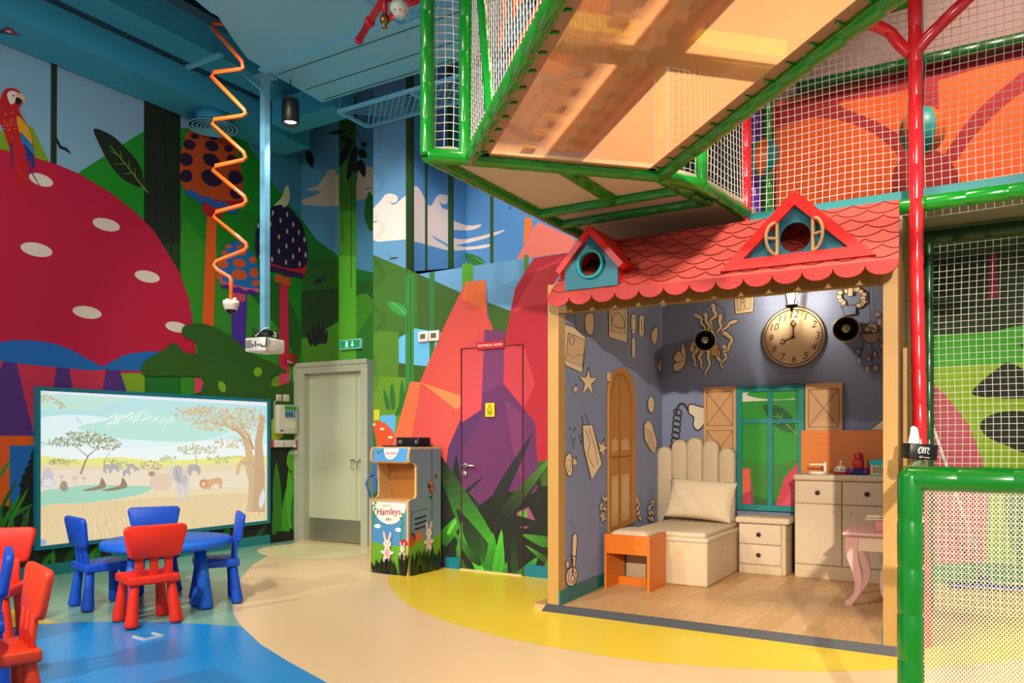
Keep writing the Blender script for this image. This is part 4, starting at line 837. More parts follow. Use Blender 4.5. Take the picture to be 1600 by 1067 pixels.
SM.draw(D([(914, 494), (927, 490), (928, 515), (924, 524), (916, 518)]), CRM, INK, .9); SM.draw([(951, 484), (980.5, 480), (980.5, 535), (951, 527)], CRM, INK, 1.2); SM.draw([(954, 486), (977, 482), (977, 522), (955, 518)], '#d4b68c', INK, .7); SM.draw(D([(958, 494), (964, 488), (972, 494), (976, 512), (958, 508)]), None, INK, .8)
SM.draw(el(990, 506, 5, 16, 0), CRM, INK, .9); SM.draw(el(990, 506, 3.2, 10, 0), None, INK, .7); SM.draw([(999, 492), (1007, 494), (1006, 526), (998, 523)], CRM, INK, .9); SM.line([(1002, 498), (1003, 520)], 1, INK)
SM.draw([(987, 528), (993, 528), (993, 558), (987, 558)], CRM, INK, .8); SM.draw(D([(1018, 520), (1024, 512), (1028, 511), (1028, 520), (1026, 535), (1021, 537), (1018, 530)]), CRM, INK, .8); SM.draw([(1024, 558), (1029, 572), (1034, 560), (1034, 578), (1031, 582), (1025, 570)], CRM, INK, .8)
def star(cx, cy, r, a0=0, inr=.38): return [(cx+(r if k % 2 == 0 else r*inr)*math.sin(a0+k*PI/5)*.62, cy-(r if k % 2 == 0 else r*inr)*math.cos(a0+k*PI/5)) for k in range(10)]
SM.draw(star(919, 597, 24, .05), CRM, INK, 1); SM.draw(star(899.5, 608, 9, .2), CRM, INK, .7); SM.draw(star(898, 722, 10, .4), CRM, INK, .7); SM.draw(star(941, 700, 15, .3), CRM, INK, .8)
for k in range(12):
    x = 891+random.uniform(0, 18); y = 662+random.uniform(0, 34); SM.line([(x, y), (x+random.uniform(-3, 3), y+6)], .9, INK)
SM.draw([(910, 664), (926, 664), (941, 725), (924, 750), (912, 700)], CRM, INK, 1.1); SM.line([(915, 672), (922, 690), (918, 712), (928, 730)], .9, INK); SM.line([(920, 668), (930, 700), (934, 726)], .8, INK); SM.line([(912, 664), (909, 652), (915, 646), (920, 662)], .9, INK)
SM.draw(D([(884, 714), (891, 708), (894, 718), (894, 740), (888, 743), (883, 728)]), CRM, INK, .9); SM.line(D([(886, 722), (889, 718), (892, 724), (889, 738)]), .7, INK)
SM.draw(el(1017.5, 632, 5.5, 13, 0), CRM, INK, .8); SM.draw([(1006, 665), (1012, 656), (1019, 662), (1027, 690), (1024, 710), (1014, 700), (1007, 685)], CRM, INK, .9)
for k in range(4): SM.line([(1009+k*3, 668+k*2), (1015+k*3, 700+k*2)], .6, INK)
SM.draw(D([(895, 838), (900, 834), (902, 845), (900, 868), (898, 888), (893, 888), (894, 866)]), CRM, INK, .9); SM.draw(el(893.5, 901, 9, 15, 8), CRM, INK, 1); SM.draw(el(894, 902, 6, 10, 8), None, INK, .8); SM.draw(el(894.5, 904, 3, 5, 8), None, INK, .8); SM.draw(el(887, 882, 2.4, 6), CRM, INK, .7); SM.line([(891, 868), (901, 870)], 1.6, INK); SM.line([(895, 872), (895, 900)], 2, INK)
for cx in (944, 996, 1017):
    for k in range(12): SM.draw(el(cx+random.uniform(-5, 5), 800+random.uniform(-22, 12), 2, 4.5, random.uniform(-40, 40), 8), CRM, INK, .6)
SM.line([(892, 812), (893, 822)], .6, INK); SM.line([(897, 820), (897, 828)], .6, INK)
ws.build('side_wall', ph)
m = MB(); m.prism([hl0+Vector((0, 0.0, FZ)), hl1+Vector((0, 0, FZ)), hl1+Vector((0, 0, FZ+.1)), hl0+Vector((0, 0.0, FZ+.1))], nn*.012, mat('#0c6a68', .4)); m.build('skirting', ph)['label'] = 'teal skirting board'
wb = MB(); wb.box((-2.70, 7.2, FZ), (HX1+.06, 7.26, 2.49), mat(WB, .75)); BM = Mural(HB, [(wb, None)])
# hanging plants, frames, butterfly, lamp drawing
BM.draw([(1147, 460), (1178, 456), (1177, 487), (1149, 491)], CRM, INK, 1.2); BM.draw([(1151, 462), (1174, 459), (1173, 482), (1152, 486)], '#d2b48a', INK, .7); BM.draw(el(1160, 470, 3, 3), None, INK, .9); BM.line([(1158, 474), (1156, 483)], .8, INK); BM.line([(1163, 473), (1164, 482)], .8, INK)
BM.line([(1100, 484), (1113, 471), (1132, 484), (1133, 502)], .8, INK)
for P in ([(1112, 476), (1118, 490), (1110, 505), (1116, 520)], [(1085, 492), (1094, 496), (1098, 508), (1106, 518)], [(1150, 500), (1138, 508), (1128, 518)], [(1088, 545), (1084, 560), (1088, 572)], [(1096, 548), (1094, 562), (1098, 576)], [(1106, 548), (1108, 565), (1102, 588)], [(1120, 548), (1124, 562), (1130, 575)], [(1130, 540), (1134, 556), (1128, 568)], [(1079, 548), (1086, 535), (1095, 528)], [(1130, 520), (1142, 528), (1138, 545), (1128, 550)], [(1101, 490), (1106, 506), (1108, 520)], [(1124, 492), (1126, 508), (1120, 522)]):
    Q_ = crv(P, 5, False); W_ = [(x+1.6*math.sin(i*1.3), y) for i, (x, y) in enumerate(Q_)]; BM.line(W_, 9, INK, 4.2); BM.line(W_, 6.6, CRM, 2.0)
BM.draw([(1110, 538), (1123, 538), (1122, 557), (1110, 556)], '#c79a5c', INK, .9)
BM.draw(D([(1054, 555), (1062, 547), (1070, 556), (1072, 566), (1064, 578), (1054, 580), (1051, 572), (1056, 566), (1052, 562)]), CRM, INK, 1); BM.draw(D([(1064, 550), (1066, 535), (1071, 545), (1072, 560)]), CRM, INK, .9); BM.line([(1056, 566), (1072, 564)], .8, INK)
for k in range(22): BM.draw(el(1332+21*math.cos(k*.37)*random.uniform(.7, 1.1), 466+14*math.sin(k*.37)*random.uniform(.8, 1.2), 4.5, 4, 0, 9), CRM, INK, .7)
BM.draw([(1315, 478), (1338, 476), (1337, 491), (1320, 493)], '#7c86a4', INK, .9); BM.draw([(1325, 448), (1332, 447), (1333, 462), (1324, 463)], CRM, INK, .8)
BM.line([(1358, 446), (1360, 500)], 1, INK); BM.line([(1360, 500), (1346, 521)], 1, INK); BM.line([(1360, 500), (1374, 518)], 1, INK); BM.draw([(1345, 521), (1375, 520), (1371, 533), (1362, 537), (1351, 534)], '#a78c80', INK, .9)
for k in range(12): BM.draw(el(1349+random.uniform(0, 22), 511+random.uniform(-2, 9), 4, 3, random.uniform(0, 90), 9), CRM, INK, .6)
for P in ([(1350, 534), (1347, 548), (1341, 558)], [(1362, 537), (1363, 556), (1362, 575)], [(1373, 528), (1376, 545), (1380, 552)], [(1373, 515), (1372, 500), (1376, 490)]): BM.line(crv(P, 4, False), .9, INK)
for e in ((1341, 549, 4.5, 4), (1342, 563, 4, 6), (1357, 560, 4, 5), (1367, 553, 3.5, 5), (1355, 577, 4, 6), (1368, 575, 5, 6, 30), (1377, 541, 3, 5), (1378, 561, 3, 4), (1371, 491, 6, 4), (1374, 503, 4, 6)): BM.draw(el(*e, n=12) if len(e) == 5 else el(e[0], e[1], e[2], e[3], 0, 12), '#b29a90', INK, .8)
BM.draw(D([(1077, 632), (1090, 634), (1102, 640), (1100, 662), (1090, 672), (1083, 664), (1084, 652), (1076, 645)]), '#d8cbb4', INK, 1.4)
BM.line(crv([(1076, 642), (1068, 631), (1060, 634), (1056, 648)], 5, False), 3, INK)
for k in range(7): BM.draw(el(1059-k*.8, 644+k*9, 6.5, 5, 30, 14), None, INK, 1.6)
BM.draw([(1361, 670), (1380, 655), (1384, 654), (1384, 672), (1361, 672)], CRM, INK, 1)
wb.build('back_wall', ph)
m = MB(); m.box((HX1-.012, HY+.1, FZ), (HX1, 7.2, 2.28), mat('#8a6a34', .6)); m.box((HX1-.07, HY+.28, 2.2), (HX1-.012, 7.2, 2.49), mat(WB, .75)); m.box((HX1-.012, HY+.28, 2.28), (HX1, 7.2, 2.49), mat('#8a6a34', .6)); m.box((HX1-.07, HY+.1, FZ), (HX1-.012, 7.2, 2.3), mat(WB, .75)); m.box((HX1-.082, HY+.001, FZ), (HX1-.07, 7.2, FZ+.1), mat('#0c6a68', .4)); m.build('side_wall', ph)
m = MB(); m.box((-2.62, 7.188, FZ), (HX1-.07, 7.2, FZ+.1), mat('#0c6a68', .4)); m.build('skirting', ph)
# window in the back wall
wa = HB.pt(1152.5, 605); wb2 = HB.pt(1258, 800); wz1 = HB.pt(1258, 601).z; xL, xR, zB, zT = wa.x, wb2.x, wb2.z, wz1
wf = MB(); tf = mat('#0d7f78', .4); w_ = .05; yF = 7.15
for lo, hi in (((xL, zB), (xL+w_, zT)), ((xR-w_, zB), (xR, zT)), ((xL+w_, zB), (xR-w_, zB+w_)), ((xL+w_, zT-w_), (xR-w_, zT))): wf.box((lo[0], yF, lo[1]), (hi[0], 7.199, hi[1]), tf)
wfo = wf.build('window_frame', ph); wfo['label'] = 'teal window frame'
xm = HB.pt(1205, 700).x; zm = HB.pt(1205, 658).z
m = MB(); m.box((xm-.02, yF+.01, zB+w_), (xm+.02, 7.19, zT-w_), tf); m.box((xL+w_, yF+.011, zm-.02), (xR-w_, 7.189, zm+.02), tf); m.build('mullion', wfo)
m = MB(); m.box((xL+w_*.5, 7.18, zB+w_*.5), (xR-w_*.5, 7.198, zT-w_*.5), mat('#1f8a1c', .5)); WP = Plane((0, 7.18, 0), (0, -1, 0))
bx = (WP.pt(0, 0), 0); WM = Mural(WP, [(m, (1156.5, 604, 1253.5, 797))], .5, eps=.0002)
WM.p([(1150, 600), (1260, 600), (1260, 612), (1150, 616)], '#d8d2c4'); WM.p([(1150, 606), (1242, 604), (1242, 624), (1150, 628)], '#d8d2c4'); WM.p(crv([(1166, 616), (1200, 608), (1245, 606), (1260, 612), (1245, 622), (1200, 624)], 4), '#23941e')
WM.p([(1242, 600), (1260, 600), (1260, 650), (1242, 640)], '#167a24'); WM.p(crv([(1193, 632), (1220, 636), (1238, 652), (1242, 664), (1240, 676), (1222, 672), (1208, 662), (1196, 645)], 4), '#14551a'); WM.line([(1212, 645), (1230, 664), (1247, 680)], 1, '#7fb820')
for a, b in (((1218, 652), (1207, 650)), ((1226, 660), (1214, 662)), ((1222, 656), (1222, 646)), ((1231, 666), (1232, 655))): WM.line([a, b], .8, '#8fc040')
WM.p(crv([(1150, 722), (1205, 728), (1260, 722), (1260, 810), (1150, 810)], 4), '#2f7a14'); WM.p(crv([(1150, 772), (1200, 780), (1260, 786), (1260, 810), (1150, 810)], 3), '#235c12')
WM.p([(1150, 732), (1172, 732), (1176, 770), (1178, 800), (1150, 800)], '#e0603c'); WM.p([(1150, 776), (1176, 765), (1178, 800), (1150, 800)], '#c03a4a'); WM.p([(1172, 732), (1178, 800), (1174, 800)], '#7a3a6a')
WM.p([(1207, 806), (1225, 748), (1252, 716), (1262, 712), (1262, 806)], '#c8324a'); WM.p([(1207, 806), (1236, 768), (1242, 764), (1232, 806)], '#d84a5c')
m.build('window_view', wfo)['label'] = 'green jungle print behind the panes'
def shutter(u0, v0, u1, v1, splits):
    a = HB.pt(u0, v0); b = HB.pt(u1, v1); m = MB(); sw = mat('#c9996a', .55); m.box((a.x, 7.17, b.z), (b.x, 7.199, a.z), sw); o = m.build('shutter', ph); o['label'] = 'light wooden cross-braced shutter'
    m = MB(); g = mat('#8a5c30', .6)
    for z1, z0 in splits:
        zz = [a.z-(a.z-b.z)*z1, a.z-(a.z-b.z)*z0]; x0, x1 = a.x+.03, b.x-.03; Y = 7.169
        for p, q in (((x0, zz[0]), (x1, zz[1])), ((x0, zz[1]), (x1, zz[0])), ((x0, zz[0]), (x1, zz[0])), ((x0, zz[1]), (x1, zz[1])), ((x0, zz[0]), (x0, zz[1])), ((x1, zz[0]), (x1, zz[1]))): m.tube([(p[0], Y, p[1]), (q[0], Y, q[1])], .004, g, 4, False)
    m.build('cross_brace', o)
shutter(1101, 605.5, 1151.5, 800, [(.04, .31), (.35, .64), (.68, .96)]); shutter(1259, 599.5, 1317, 790, [(.05, .36), (.4, .66), (.7, .96)])
# arched door on the side wall
am = MB(); aw = wood('#b87a34', '#a96c28', (12, 12, 1), .45, 'arched_door_wood'); arch = [(949, 832), (948.5, 640), (949, 610), (952, 592), (957, 581), (963, 576), (969, 574.5), (976, 577), (983, 586), (988, 603), (991, 630), (991, 815)]
am.prism([HL.pt(u, v, .004) for u, v in arch], nn*.02, aw); ad = am.build('arched_door', ph); ad['label'] = 'arched wooden toy door'
m = MB()
for P in ([(954, 832), (954, 640), (957, 606), (962, 588), (968, 584)], [(968, 584), (968, 828)], [(986, 818), (986, 640), (983, 606), (977, 590), (970, 584)], [(954, 715), (986, 712)]): m.tube([HL.pt(u, v, .026) for u, v in crv(P, 4, False)], .005, mat('#7c4c1c', .5), 5, False)
m.build('moulding', ad)
m = MB(); pp = mat('#c99a5c', .3)
for P in ([(956, 705), (956, 690), (961, 684), (966, 690), (966, 704)], [(971, 703), (971, 690), (977, 683), (983, 690), (983, 702)], [(956, 822), (956, 745), (966, 742), (966, 818)], [(971, 815), (971, 742), (983, 740), (983, 810)]): m.poly([HL.pt(u, v, .0248) for u, v in P], pp, nn)
m.build('door_panel', ad)
m = MB(); m.box(*[(lambda a, b: (Vector((min(a.x, b.x)-.004, min(a.y, b.y), min(a.z, b.z))), Vector((max(a.x, b.x)+.01, max(a.y, b.y), max(a.z, b.z)))))(HL.pt(949.5, 582, .01), HL.pt(953, 596, .012))][0], mat('#c9a468', .5)); m.build('hinge', ad)
# roof
EZ, EY, TZ, TY = 2.165, 4.62, 2.60, 5.055; RXL, RXR = -2.50, -0.368
rm = mat('#c44c42', .55, bump=.05, bscale=200); bl, brr, tr_, tl_ = Vector((RXL, EY, EZ)), Vector((RXR, EY, EZ)), Vector((-.400, TY, TZ)), Vector((-2.45, TY, TZ))
rn = (brr-bl).cross(tl_-bl).normalized()
if rn.z < 0: rn = -rn
m = MB(); m.prism([bl, brr, tr_, tl_], -rn*.03, rm); ro = m.build('roof', ph); ro['label'] = 'sloping red roof with curved shingle lines'
m = MB(); ik = mat('#7a1c1c', .6); NR = 8
for r in range(NR):
    t0 = (r+.35)/NR; a = bl.lerp(tl_, t0); b = brr.lerp(tr_, t0); n_ = 12; off = (r % 2)*.5
    pts = []
    for k in range(n_+1):
        for s in range(8):
            x = (k+s/8-off)/n_
            if 0 <= x <= 1:
                dz = (1-math.sin(PI*s/8)**.8)*.05; pts.append(a.lerp(b, x)+(tl_-bl).normalized()*(dz)+rn*.002)
    m.tube(pts, .0035, ik, 4, False)
m.build('shingle_lines', ro)
m = MB(); n_ = 13; wv = (RXR-RXL)/n_; pts = [Vector((RXR, EY, EZ)), Vector((RXL, EY, EZ))]
for k in range(n_):
    for s in range(9 if k == n_-1 else 8):
        g = PI*s/8; pts.append(Vector((RXL+wv*(k+.5-.5*math.cos(g)), EY, EZ-.018-.058*math.sin(g))))
m.prism(pts, (0, .02, 0), mat('#ac1a10', .5, bump=.05)); m.build('scalloped_edge', ro)['label'] = 'red scalloped eave board'
def roof_y(z): return EY+(z-EZ)*(TY-EY)/(TZ-EZ)
# birdhouse dormer
tq = mat('#0a6678', .5); red = mat('#dc1a12', .45); Yb = 4.63; bx0, bx1, bz0, bz1, bza = -2.371, -1.991, 2.19, 2.358, 2.56; xm_ = (bx0+bx1)/2
m = MB(); front = [(bx0, bz0), (bx1, bz0), (bx1, bz1), (xm_, bza), (bx0, bz1)]
NH = 24; hole = [(xm_+.078*math.cos(2*PI*k/NH), 2.345+.078*math.sin(2*PI*k/NH)) for k in range(NH)]
def holed(mb, outer, hole, y, th, material):
    """front board with a round hole: strips from outline to hole"""
    N = len(hole); cx = sum(p[0] for p in hole)/N; cz = sum(p[1] for p in hole)/N; O = []
    for hx, hz in hole:
        dx, dz = hx-cx, hz-cz; best = 1e9
        for i in range(len(outer)):
            x1, z1 = outer[i]; x2, z2 = outer[(i+1) % len(outer)]; ex_, ez_ = x2-x1, z2-z1; den = dx*ez_-dz*ex_
            if abs(den) < 1e-9: continue
            t = ((x1-cx)*ez_-(z1-cz)*ex_)/den; u = ((x1-cx)*dz-(z1-cz)*dx)/den
            if t > 0 and -1e-6 <= u <= 1+1e-6: best = min(best, t)
        O.append((cx+dx*best, cz+dz*best, math.atan2(dz, dx)))
    ring = [(x, z, h) for (x, z, a), h in zip(O, hole)]
    for i in range(N):
        (x1, z1, h1), (x2, z2, h2) = ring[i], ring[(i+1) % N]; quad = [(x1, z1), (x2, z2), h2, h1]
        a1 = math.atan2(z1-cz, x1-cx); a2 = math.atan2(z2-cz, x2-cx)
        ins = [c for c in outer if (math.atan2(c[1]-cz, c[0]-cx)-a1) % (2*PI) < (a2-a1) % (2*PI) and (math.atan2(c[1]-cz, c[0]-cx)-a1) % (2*PI) > 1e-6]
        quad = [(x1, z1)]+ins+[(x2, z2), h2, h1]
        mb.prism([(x, y, z) for x, z in quad], (0, th, 0), material)
holed(m, front, hole, Yb, .02, tq)
m.box((bx0, Yb+.02, bz0), (bx0+.015, Yb+.30, bz1), red); m.box((bx1-.015, Yb+.02, bz0), (bx1, Yb+.30, bz1), red); m.box((bx0, Yb+.2, bz0), (bx1, Yb+.21, bz1+.05), mat('#1a0d0c', .8))
bh = m.build('birdhouse_dormer', ph); bh['label'] = 'teal birdhouse with red roof and a round hole'
m = MB()
for s in (-1, 1):
    a = Vector((xm_, 0, bza+.035)); b = Vector((xm_+s*(.193+.05), 0, bz1-.035)); nrm = Vector((-(b-a).z, 0, (b-a).x)).normalized()*(.05*s)
    if nrm.z > 0: nrm = -nrm
    p = [a, b, b+nrm*.8, a+Vector((0, 0, -.058))]
    m.prism([(q.x, Yb-.035, q.z) for q in p], (0, .42, 0), red)
m.build('birdhouse_roof', bh)
m = MB(); rg = mat('#12959c', .4); m.lathe([(.078, 0), (.096, 0), (.096, .025), (.078, .025), (.078, 0)], (xm_, Yb, 2.345), rg, 32, (0, -1, 0), True, False); m.build('hole_ring', bh)
# gable dormer
Yd = 4.635; gL, gR, gA, gz, gaz = -1.335, -.480, -.905, 2.203, 2.625
m = MB(); ins = [(gL+.14, gz+.06), (gR-.14, gz+.06), (gA, gaz-.085)]
hole = [(gA+.085*math.cos(2*PI*k/24), 2.36+.085*math.sin(2*PI*k/24)) for k in range(24)]
out3 = [(gL+.06, gz+.03), (gR-.06, gz+.03), (gA, gaz-.04)]
holed(m, out3, hole, Yd+.03, .02, tq); 
gd = m.build('gable_dormer', ph); gd['label'] = 'wide teal triangular dormer with red trim'
m = MB(); P3 = [Vector((gL, Yd, gz)), Vector((gR, Yd, gz)), Vector((gA, Yd, gaz))]; I3 = [Vector((x, Yd, z)) for x, z in ins]
for i in range(3):
    j = (i+1) % 3; m.prism([P3[i], P3[j], I3[j], I3[i]], (0, .04, 0), red)
m.prism([P3[0]+Vector((0, .04, 0)), P3[0]+Vector((.03, .04, 0)), P3[2]+Vector((0, .04, -.03)), P3[2]+Vector((0, .04, 0))], (0, .3, 0), red); m.prism([P3[1]+Vector((0, .04, 0)), P3[1]+Vector((-.03, .04, 0)), P3[2]+Vector((0, .04, -.03)), P3[2]+Vector((0, .04, 0))], (0, .3, 0), red)
m.build('gable_trim', gd)
pw = mat('#c9a070', .5)
for s, ang in ((-1, 44), (1, -34)):
    m = MB(); hx = .092; mt = Matrix.Translation((gA+s*.098, Yd+.012, 2.36)) @ Matrix.Rotation(math.radians(ang), 4, 'Z')
    arc = [(s*.006+0, -hx)]; A_ = []
    A_ = [mt @ Vector((s*hx*math.sin(PI*k/16)*.78, 0, -hx*math.cos(PI*k/16))) for k in range(17)]
    m.tube(A_+[A_[0]], .0095, pw, 6, False); m.tube([mt @ Vector((0, 0, -hx)), mt @ Vector((0, 0, hx))], .011, pw, 6, False); m.tube([mt @ Vector((0, 0, 0)), mt @ Vector((s*hx*.78, 0, 0))], .008, pw, 6, False)
    m.build('half_round_shutter', gd)
# ---------------- clock, lantern, wall spots
c = HB.pt(1240, 527); rx = (HB.pt(1289, 527)-HB.pt(1191, 527)).length/2; t = thing('wall_clock', 'large round cream cartoon clock showing eight above the house window', 'clock', (c.x, 7.19, c.z))
m = MB(); m.lathe([(rx, 0), (rx, .012), (.01, .0125)], (c.x, 7.199, c.z), mat(CRM, .6), 48, (0, -1, 0)); m.build('face', t)
m = MB(); im = mat(INK, .7)
for r_ in (rx, rx*.91): m.tube([(c.x+r_*math.cos(k*PI/24), 7.186, c.z+r_*math.sin(k*PI/24)) for k in range(49)], .004, im, 5, False)
m.build('rim', t)
m = MB()
for k in range(1, 13):
    g = PI/2-k*PI/6; write(m, str(k), .085, (c.x+rx*.74*math.cos(g), 7.1855, c.z+rx*.74*math.sin(g)), (1, 0, 0), (0, 0, 1), im, .25)
m.build('numerals', t)
m = MB(); Y = 7.183
for g, L_ in ((PI/2-.02, rx*.52), (PI+.36, rx*.42)):
    d = Vector((math.cos(g), 0, math.sin(g))); n_ = Vector((-d.z, 0, d.x)); o = Vector((c.x, Y, c.z)); m.tube([o, o+d*L_*.75], .006, im, 5, False)
    for P in ([.62, .78, 1.05, .78],): m.tube([o+d*L_*.68, o+d*L_*.82+n_*.024, o+d*L_*1.1, o+d*L_*.82-n_*.024, o+d*L_*.68], .006, im, 5, False)
m.ball((c.x, Y, c.z), .014, im, 10); m.build('hands', t)
L0 = at(1237, 6.72, v=462); t = thing('wall_lantern', 'lit glass lantern hanging above the cartoon clock', 'lantern', tuple(L0)); bk = mat('#2a2018', .4, .5)
m = MB(); z = L0.z
for k in range(4):
    g = PI/4+k*PI/2; a = Vector((math.cos(g), math.sin(g), 0)); m.tube([L0+a*.075+Vector((0, 0, .10)), L0+a*.042+Vector((0, 0, -.08))], .006, bk, 6)
m.lathe([(.05, -.075), (.055, -.09), (.03, -.105), (.012, -.11), (.014, -.125), (.003, -.14)], L0, bk, 12); m.lathe([(.085, .1), (.09, .108), (.05, .15), (.015, .17), (.012, .2), (.012, 2.49-z)], L0, bk, 12); m.build('lantern_frame', t)
m = MB(); m.lathe([(.036, -.075), (.066, .1)], L0, mat('#fff6e8', .3, alpha=.3), 4); m.build('glass', t)
m = MB(); m.ball(L0+Vector((0, 0, .01)), .034, mat('#ffe9c0', .3, emit=22), 14, (1, 1, 1.4)); m.build('bulb', t)
lamp('POINT', 'lantern_light', (L0.x, L0.y-.01, L0.z+.01), (0, 0, 0), 120, (1, .9, .7), .04)
def wspot(u, v, r, label):
    q = HB.pt(u, v); d = (CAM-q).normalized(); d = Vector((d.x, d.y, d.z-.05)).normalized(); t = thing('wall_spotlight', label, 'spotlight', (q.x, 7.1, q.z)); c0 = Vector((q.x, 7.17, q.z)); k_ = mat('#100e0c', .5)
    m = MB(); m.lathe([(r*.93, 0), (r, .02), (r, .16), (r*1.03, .175), (r*.96, .178), (r*.9, .15), (r*.5, .05), (.01, .05)], c0, k_, 32, d); m.build('housing', t)
    m = MB(); m.lathe([(r*1.03, .172), (r*1.05, .178), (r*.97, .182), (r*.96, .176)], c0, mat('#c9a878', .4, .3), 32, d, True, False); m.build('rim', t)
    m = MB(); o_ = c0+d*.06; m.lathe([(r*.38, 0), (r*.4, .02), (r*.34, .03), (r*.2, .022), (.005, .03)], o_, mat('#9a8468', .15, .7), 20, d); m.build('lens', t)
    m = MB(); m.lathe([(.05, 0), (.05, .03), (.02, .04)], (q.x, 7.199, q.z), k_, 16, (0, -1, 0)); m.build('mount', t)
wspot(1103, 531, .094, 'black round spotlight over the hanging plant drawing left of the clock'); wspot(1323, 513, .103, 'black round spotlight right of the clock by the trailing plant drawing')
# ================================================================== BEDROOM FURNITURE
lin_ = mat('#cdb798', .8, bump=.15, bscale=180, grain=.08, gscale=40); lin2 = mat('#c8af8c', .8, bump=.2, bscale=120, grain=.12, gscale=25)
BX0, BX1, BY0, BY1 = -2.50, -1.812, 5.965, 7.03
t = thing('toy_bed', 'small beige upholstered bed with scalloped channel headboard', 'bed', ((BX0+BX1)/2, 6.5, FZ))
m = MB(); m.rbox((BX0, BY0, FZ), (BX1, BY1, .40), .02, lin2); m.build('bed_base', t)
m = MB(); m.rbox((BX0-.005, BY0-.012, .385), (BX1+.008, BY1, .425), .016, lin_); m.build('base_piping', t)
m = MB(); m.rbox((BX0+.03, BY0+.02, .42), (BX1-.02, BY1, .462), .018, lin_); m.build('mattress', t)
hb = [(-2.56, 1.13), (-2.415, 1.195), (-2.27, 1.215), (-2.12, 1.19), (-1.97, 1.12)]; hw = .15
for x, h in hb:
    m = MB(); n_ = 12; P = []
    prof = [(x+hw/2*math.cos(PI-PI*k/10), h-hw/2+hw/2*math.sin(PI-PI*k/10)) for k in range(11)]; ol = [(x-hw/2, FZ+.02)]+prof+[(x+hw/2, FZ+.02)]
    vs = []; fs = []; lays = [(7.14, 1.0), (7.08, 1.0), (7.06, .97), (7.048, .86), (7.042, .6)]; N = len(ol)
    for y, s in lays: vs += [(x+(a-x)*s, y, b if b < .1 else (h-hw/2+(b-(h-hw/2))*s)) for a, b in ol]
    for i in range(len(lays)-1):
        for k in range(N): fs.append((i*N+k, i*N+(k+1) % N, (i+1)*N+(k+1) % N, (i+1)*N+k))
    fs.append(tuple(range((len(lays)-1)*N, len(lays)*N))); fs.append(tuple(range(N-1, -1, -1))); m.add(vs, fs, lin_, True); m.build('headboard_channel', t)
# pillow
t = tag(None or bpy.data.objects.new('pillow', bpy.data.meshes.new('pillow')), 'plump cream pillow leaning on the scalloped headboard', 'pillow')
vs = []; fs = []; n_ = 22; Wp, Hp = .62, .385
for side in (1, -1):
    for i in range(n_+1):
        for j in range(n_+1):
            a = i/n_*2-1; b = j/n_*2-1; pin = 1-.07*(1-abs(b)**2)*abs(a)**3; pin2 = 1-.08*(1-abs(a)**2)*abs(b)**3
            th = .095*((1-a*a)*(1-b*b))**.42+.007*math.sin(9*a+5*b)*(1-a*a)*(1-b*b)+.010*math.sin(17*b-5*a+3*a*a)*max(0, abs(a)-.35)*(1-b*b)
            vs.append((a*Wp/2*pin, -side*th if side > 0 else th*.8, b*Hp/2*pin2))
M1 = n_+1
for s in range(2):
    for i in range(n_):
        for j in range(n_):
            q = [s*M1*M1+i*M1+j, s*M1*M1+(i+1)*M1+j, s*M1*M1+(i+1)*M1+j+1, s*M1*M1+i*M1+j+1]; fs.append(q if s == 0 else q[::-1])
me = t.data; me.from_pydata(vs, [], fs); bm_ = bmesh.new(); bm_.from_mesh(me); bmesh.ops.remove_doubles(bm_, verts=bm_.verts, dist=.0006); bm_.to_mesh(me); bm_.free()
me.materials.append(mat('#d6c0a0', .85, bump=.1, bscale=90)); [setattr(p, 'use_smooth', True) for p in me.polygons]; C.objects.link(t); t.location = (-2.155, 6.87, .652); t.rotation_euler = (math.radians(-24), math.radians(2.5), math.radians(-3))
# stool
ow = wood('#d87216', '#c4600c', (1, 1, 16), .42, 'cherry_laminate'); ow2 = wood('#d87216', '#c4600c', (2, 2, 22), .42, 'cherry_laminate')
t = thing('stool', 'orange wood stool with a beige cushion at the foot of the bed', 'stool', (-2.32, 5.74, FZ)); sx0, sx1, sy0, sy1 = -2.504, -2.132, 5.56, 5.925
for a, b in ((sx0, sx0+.02), (sx1-.02, sx1)):
    m = MB(); m.box((a, sy0, FZ), (b, sy1, .465), ow2); m.build('side_panel', t)
m = MB(); m.box((sx0+.02, sy0+.003, .315), (sx1-.02, sy0+.02, .462), ow2); m.build('apron', t)
m = MB(); m.box((sx0+.02, sy1-.02, .315), (sx1-.02, sy1-.003, .462), ow2); m.build('apron', t)
m = MB(); m.box((sx0+.02, sy0+.24, FZ), (sx1-.02, sy0+.255, .1), ow2); m.build('stretcher', t)
m = MB(); n_ = 14; vs = []; fs = []
for i in range(n_+1):
    for j in range(n_+1):
        a = i/n_*2-1; b = j/n_*2-1; vs.append(((sx0+sx1)/2+a*.163, (sy0+sy1)/2+b*.16, .45+.05*((1-a**4)*(1-b**4))**.5))
for i in range(n_):
    for j in range(n_): fs.append((i*(n_+1)+j, (i+1)*(n_+1)+j, (i+1)*(n_+1)+j+1, i*(n_+1)+j+1))
m.add(vs, fs, lin_, True); m.box((sx0+.02, sy0+.02, .43), (sx1-.02, sy1-.02, .449), lin_); m.build('cushion', t)
def knob(par, x, y, z):
    m = MB(); m.lathe([(.008, 0), (.008, .01), (.018, .013), (.019, .02), (.012, .027), (.002, .028)], (x, y, z), mat('#16110e', .3), 16, (0, -1, 0)); o = m.build('knob', par); o['label'] = 'black round knob'
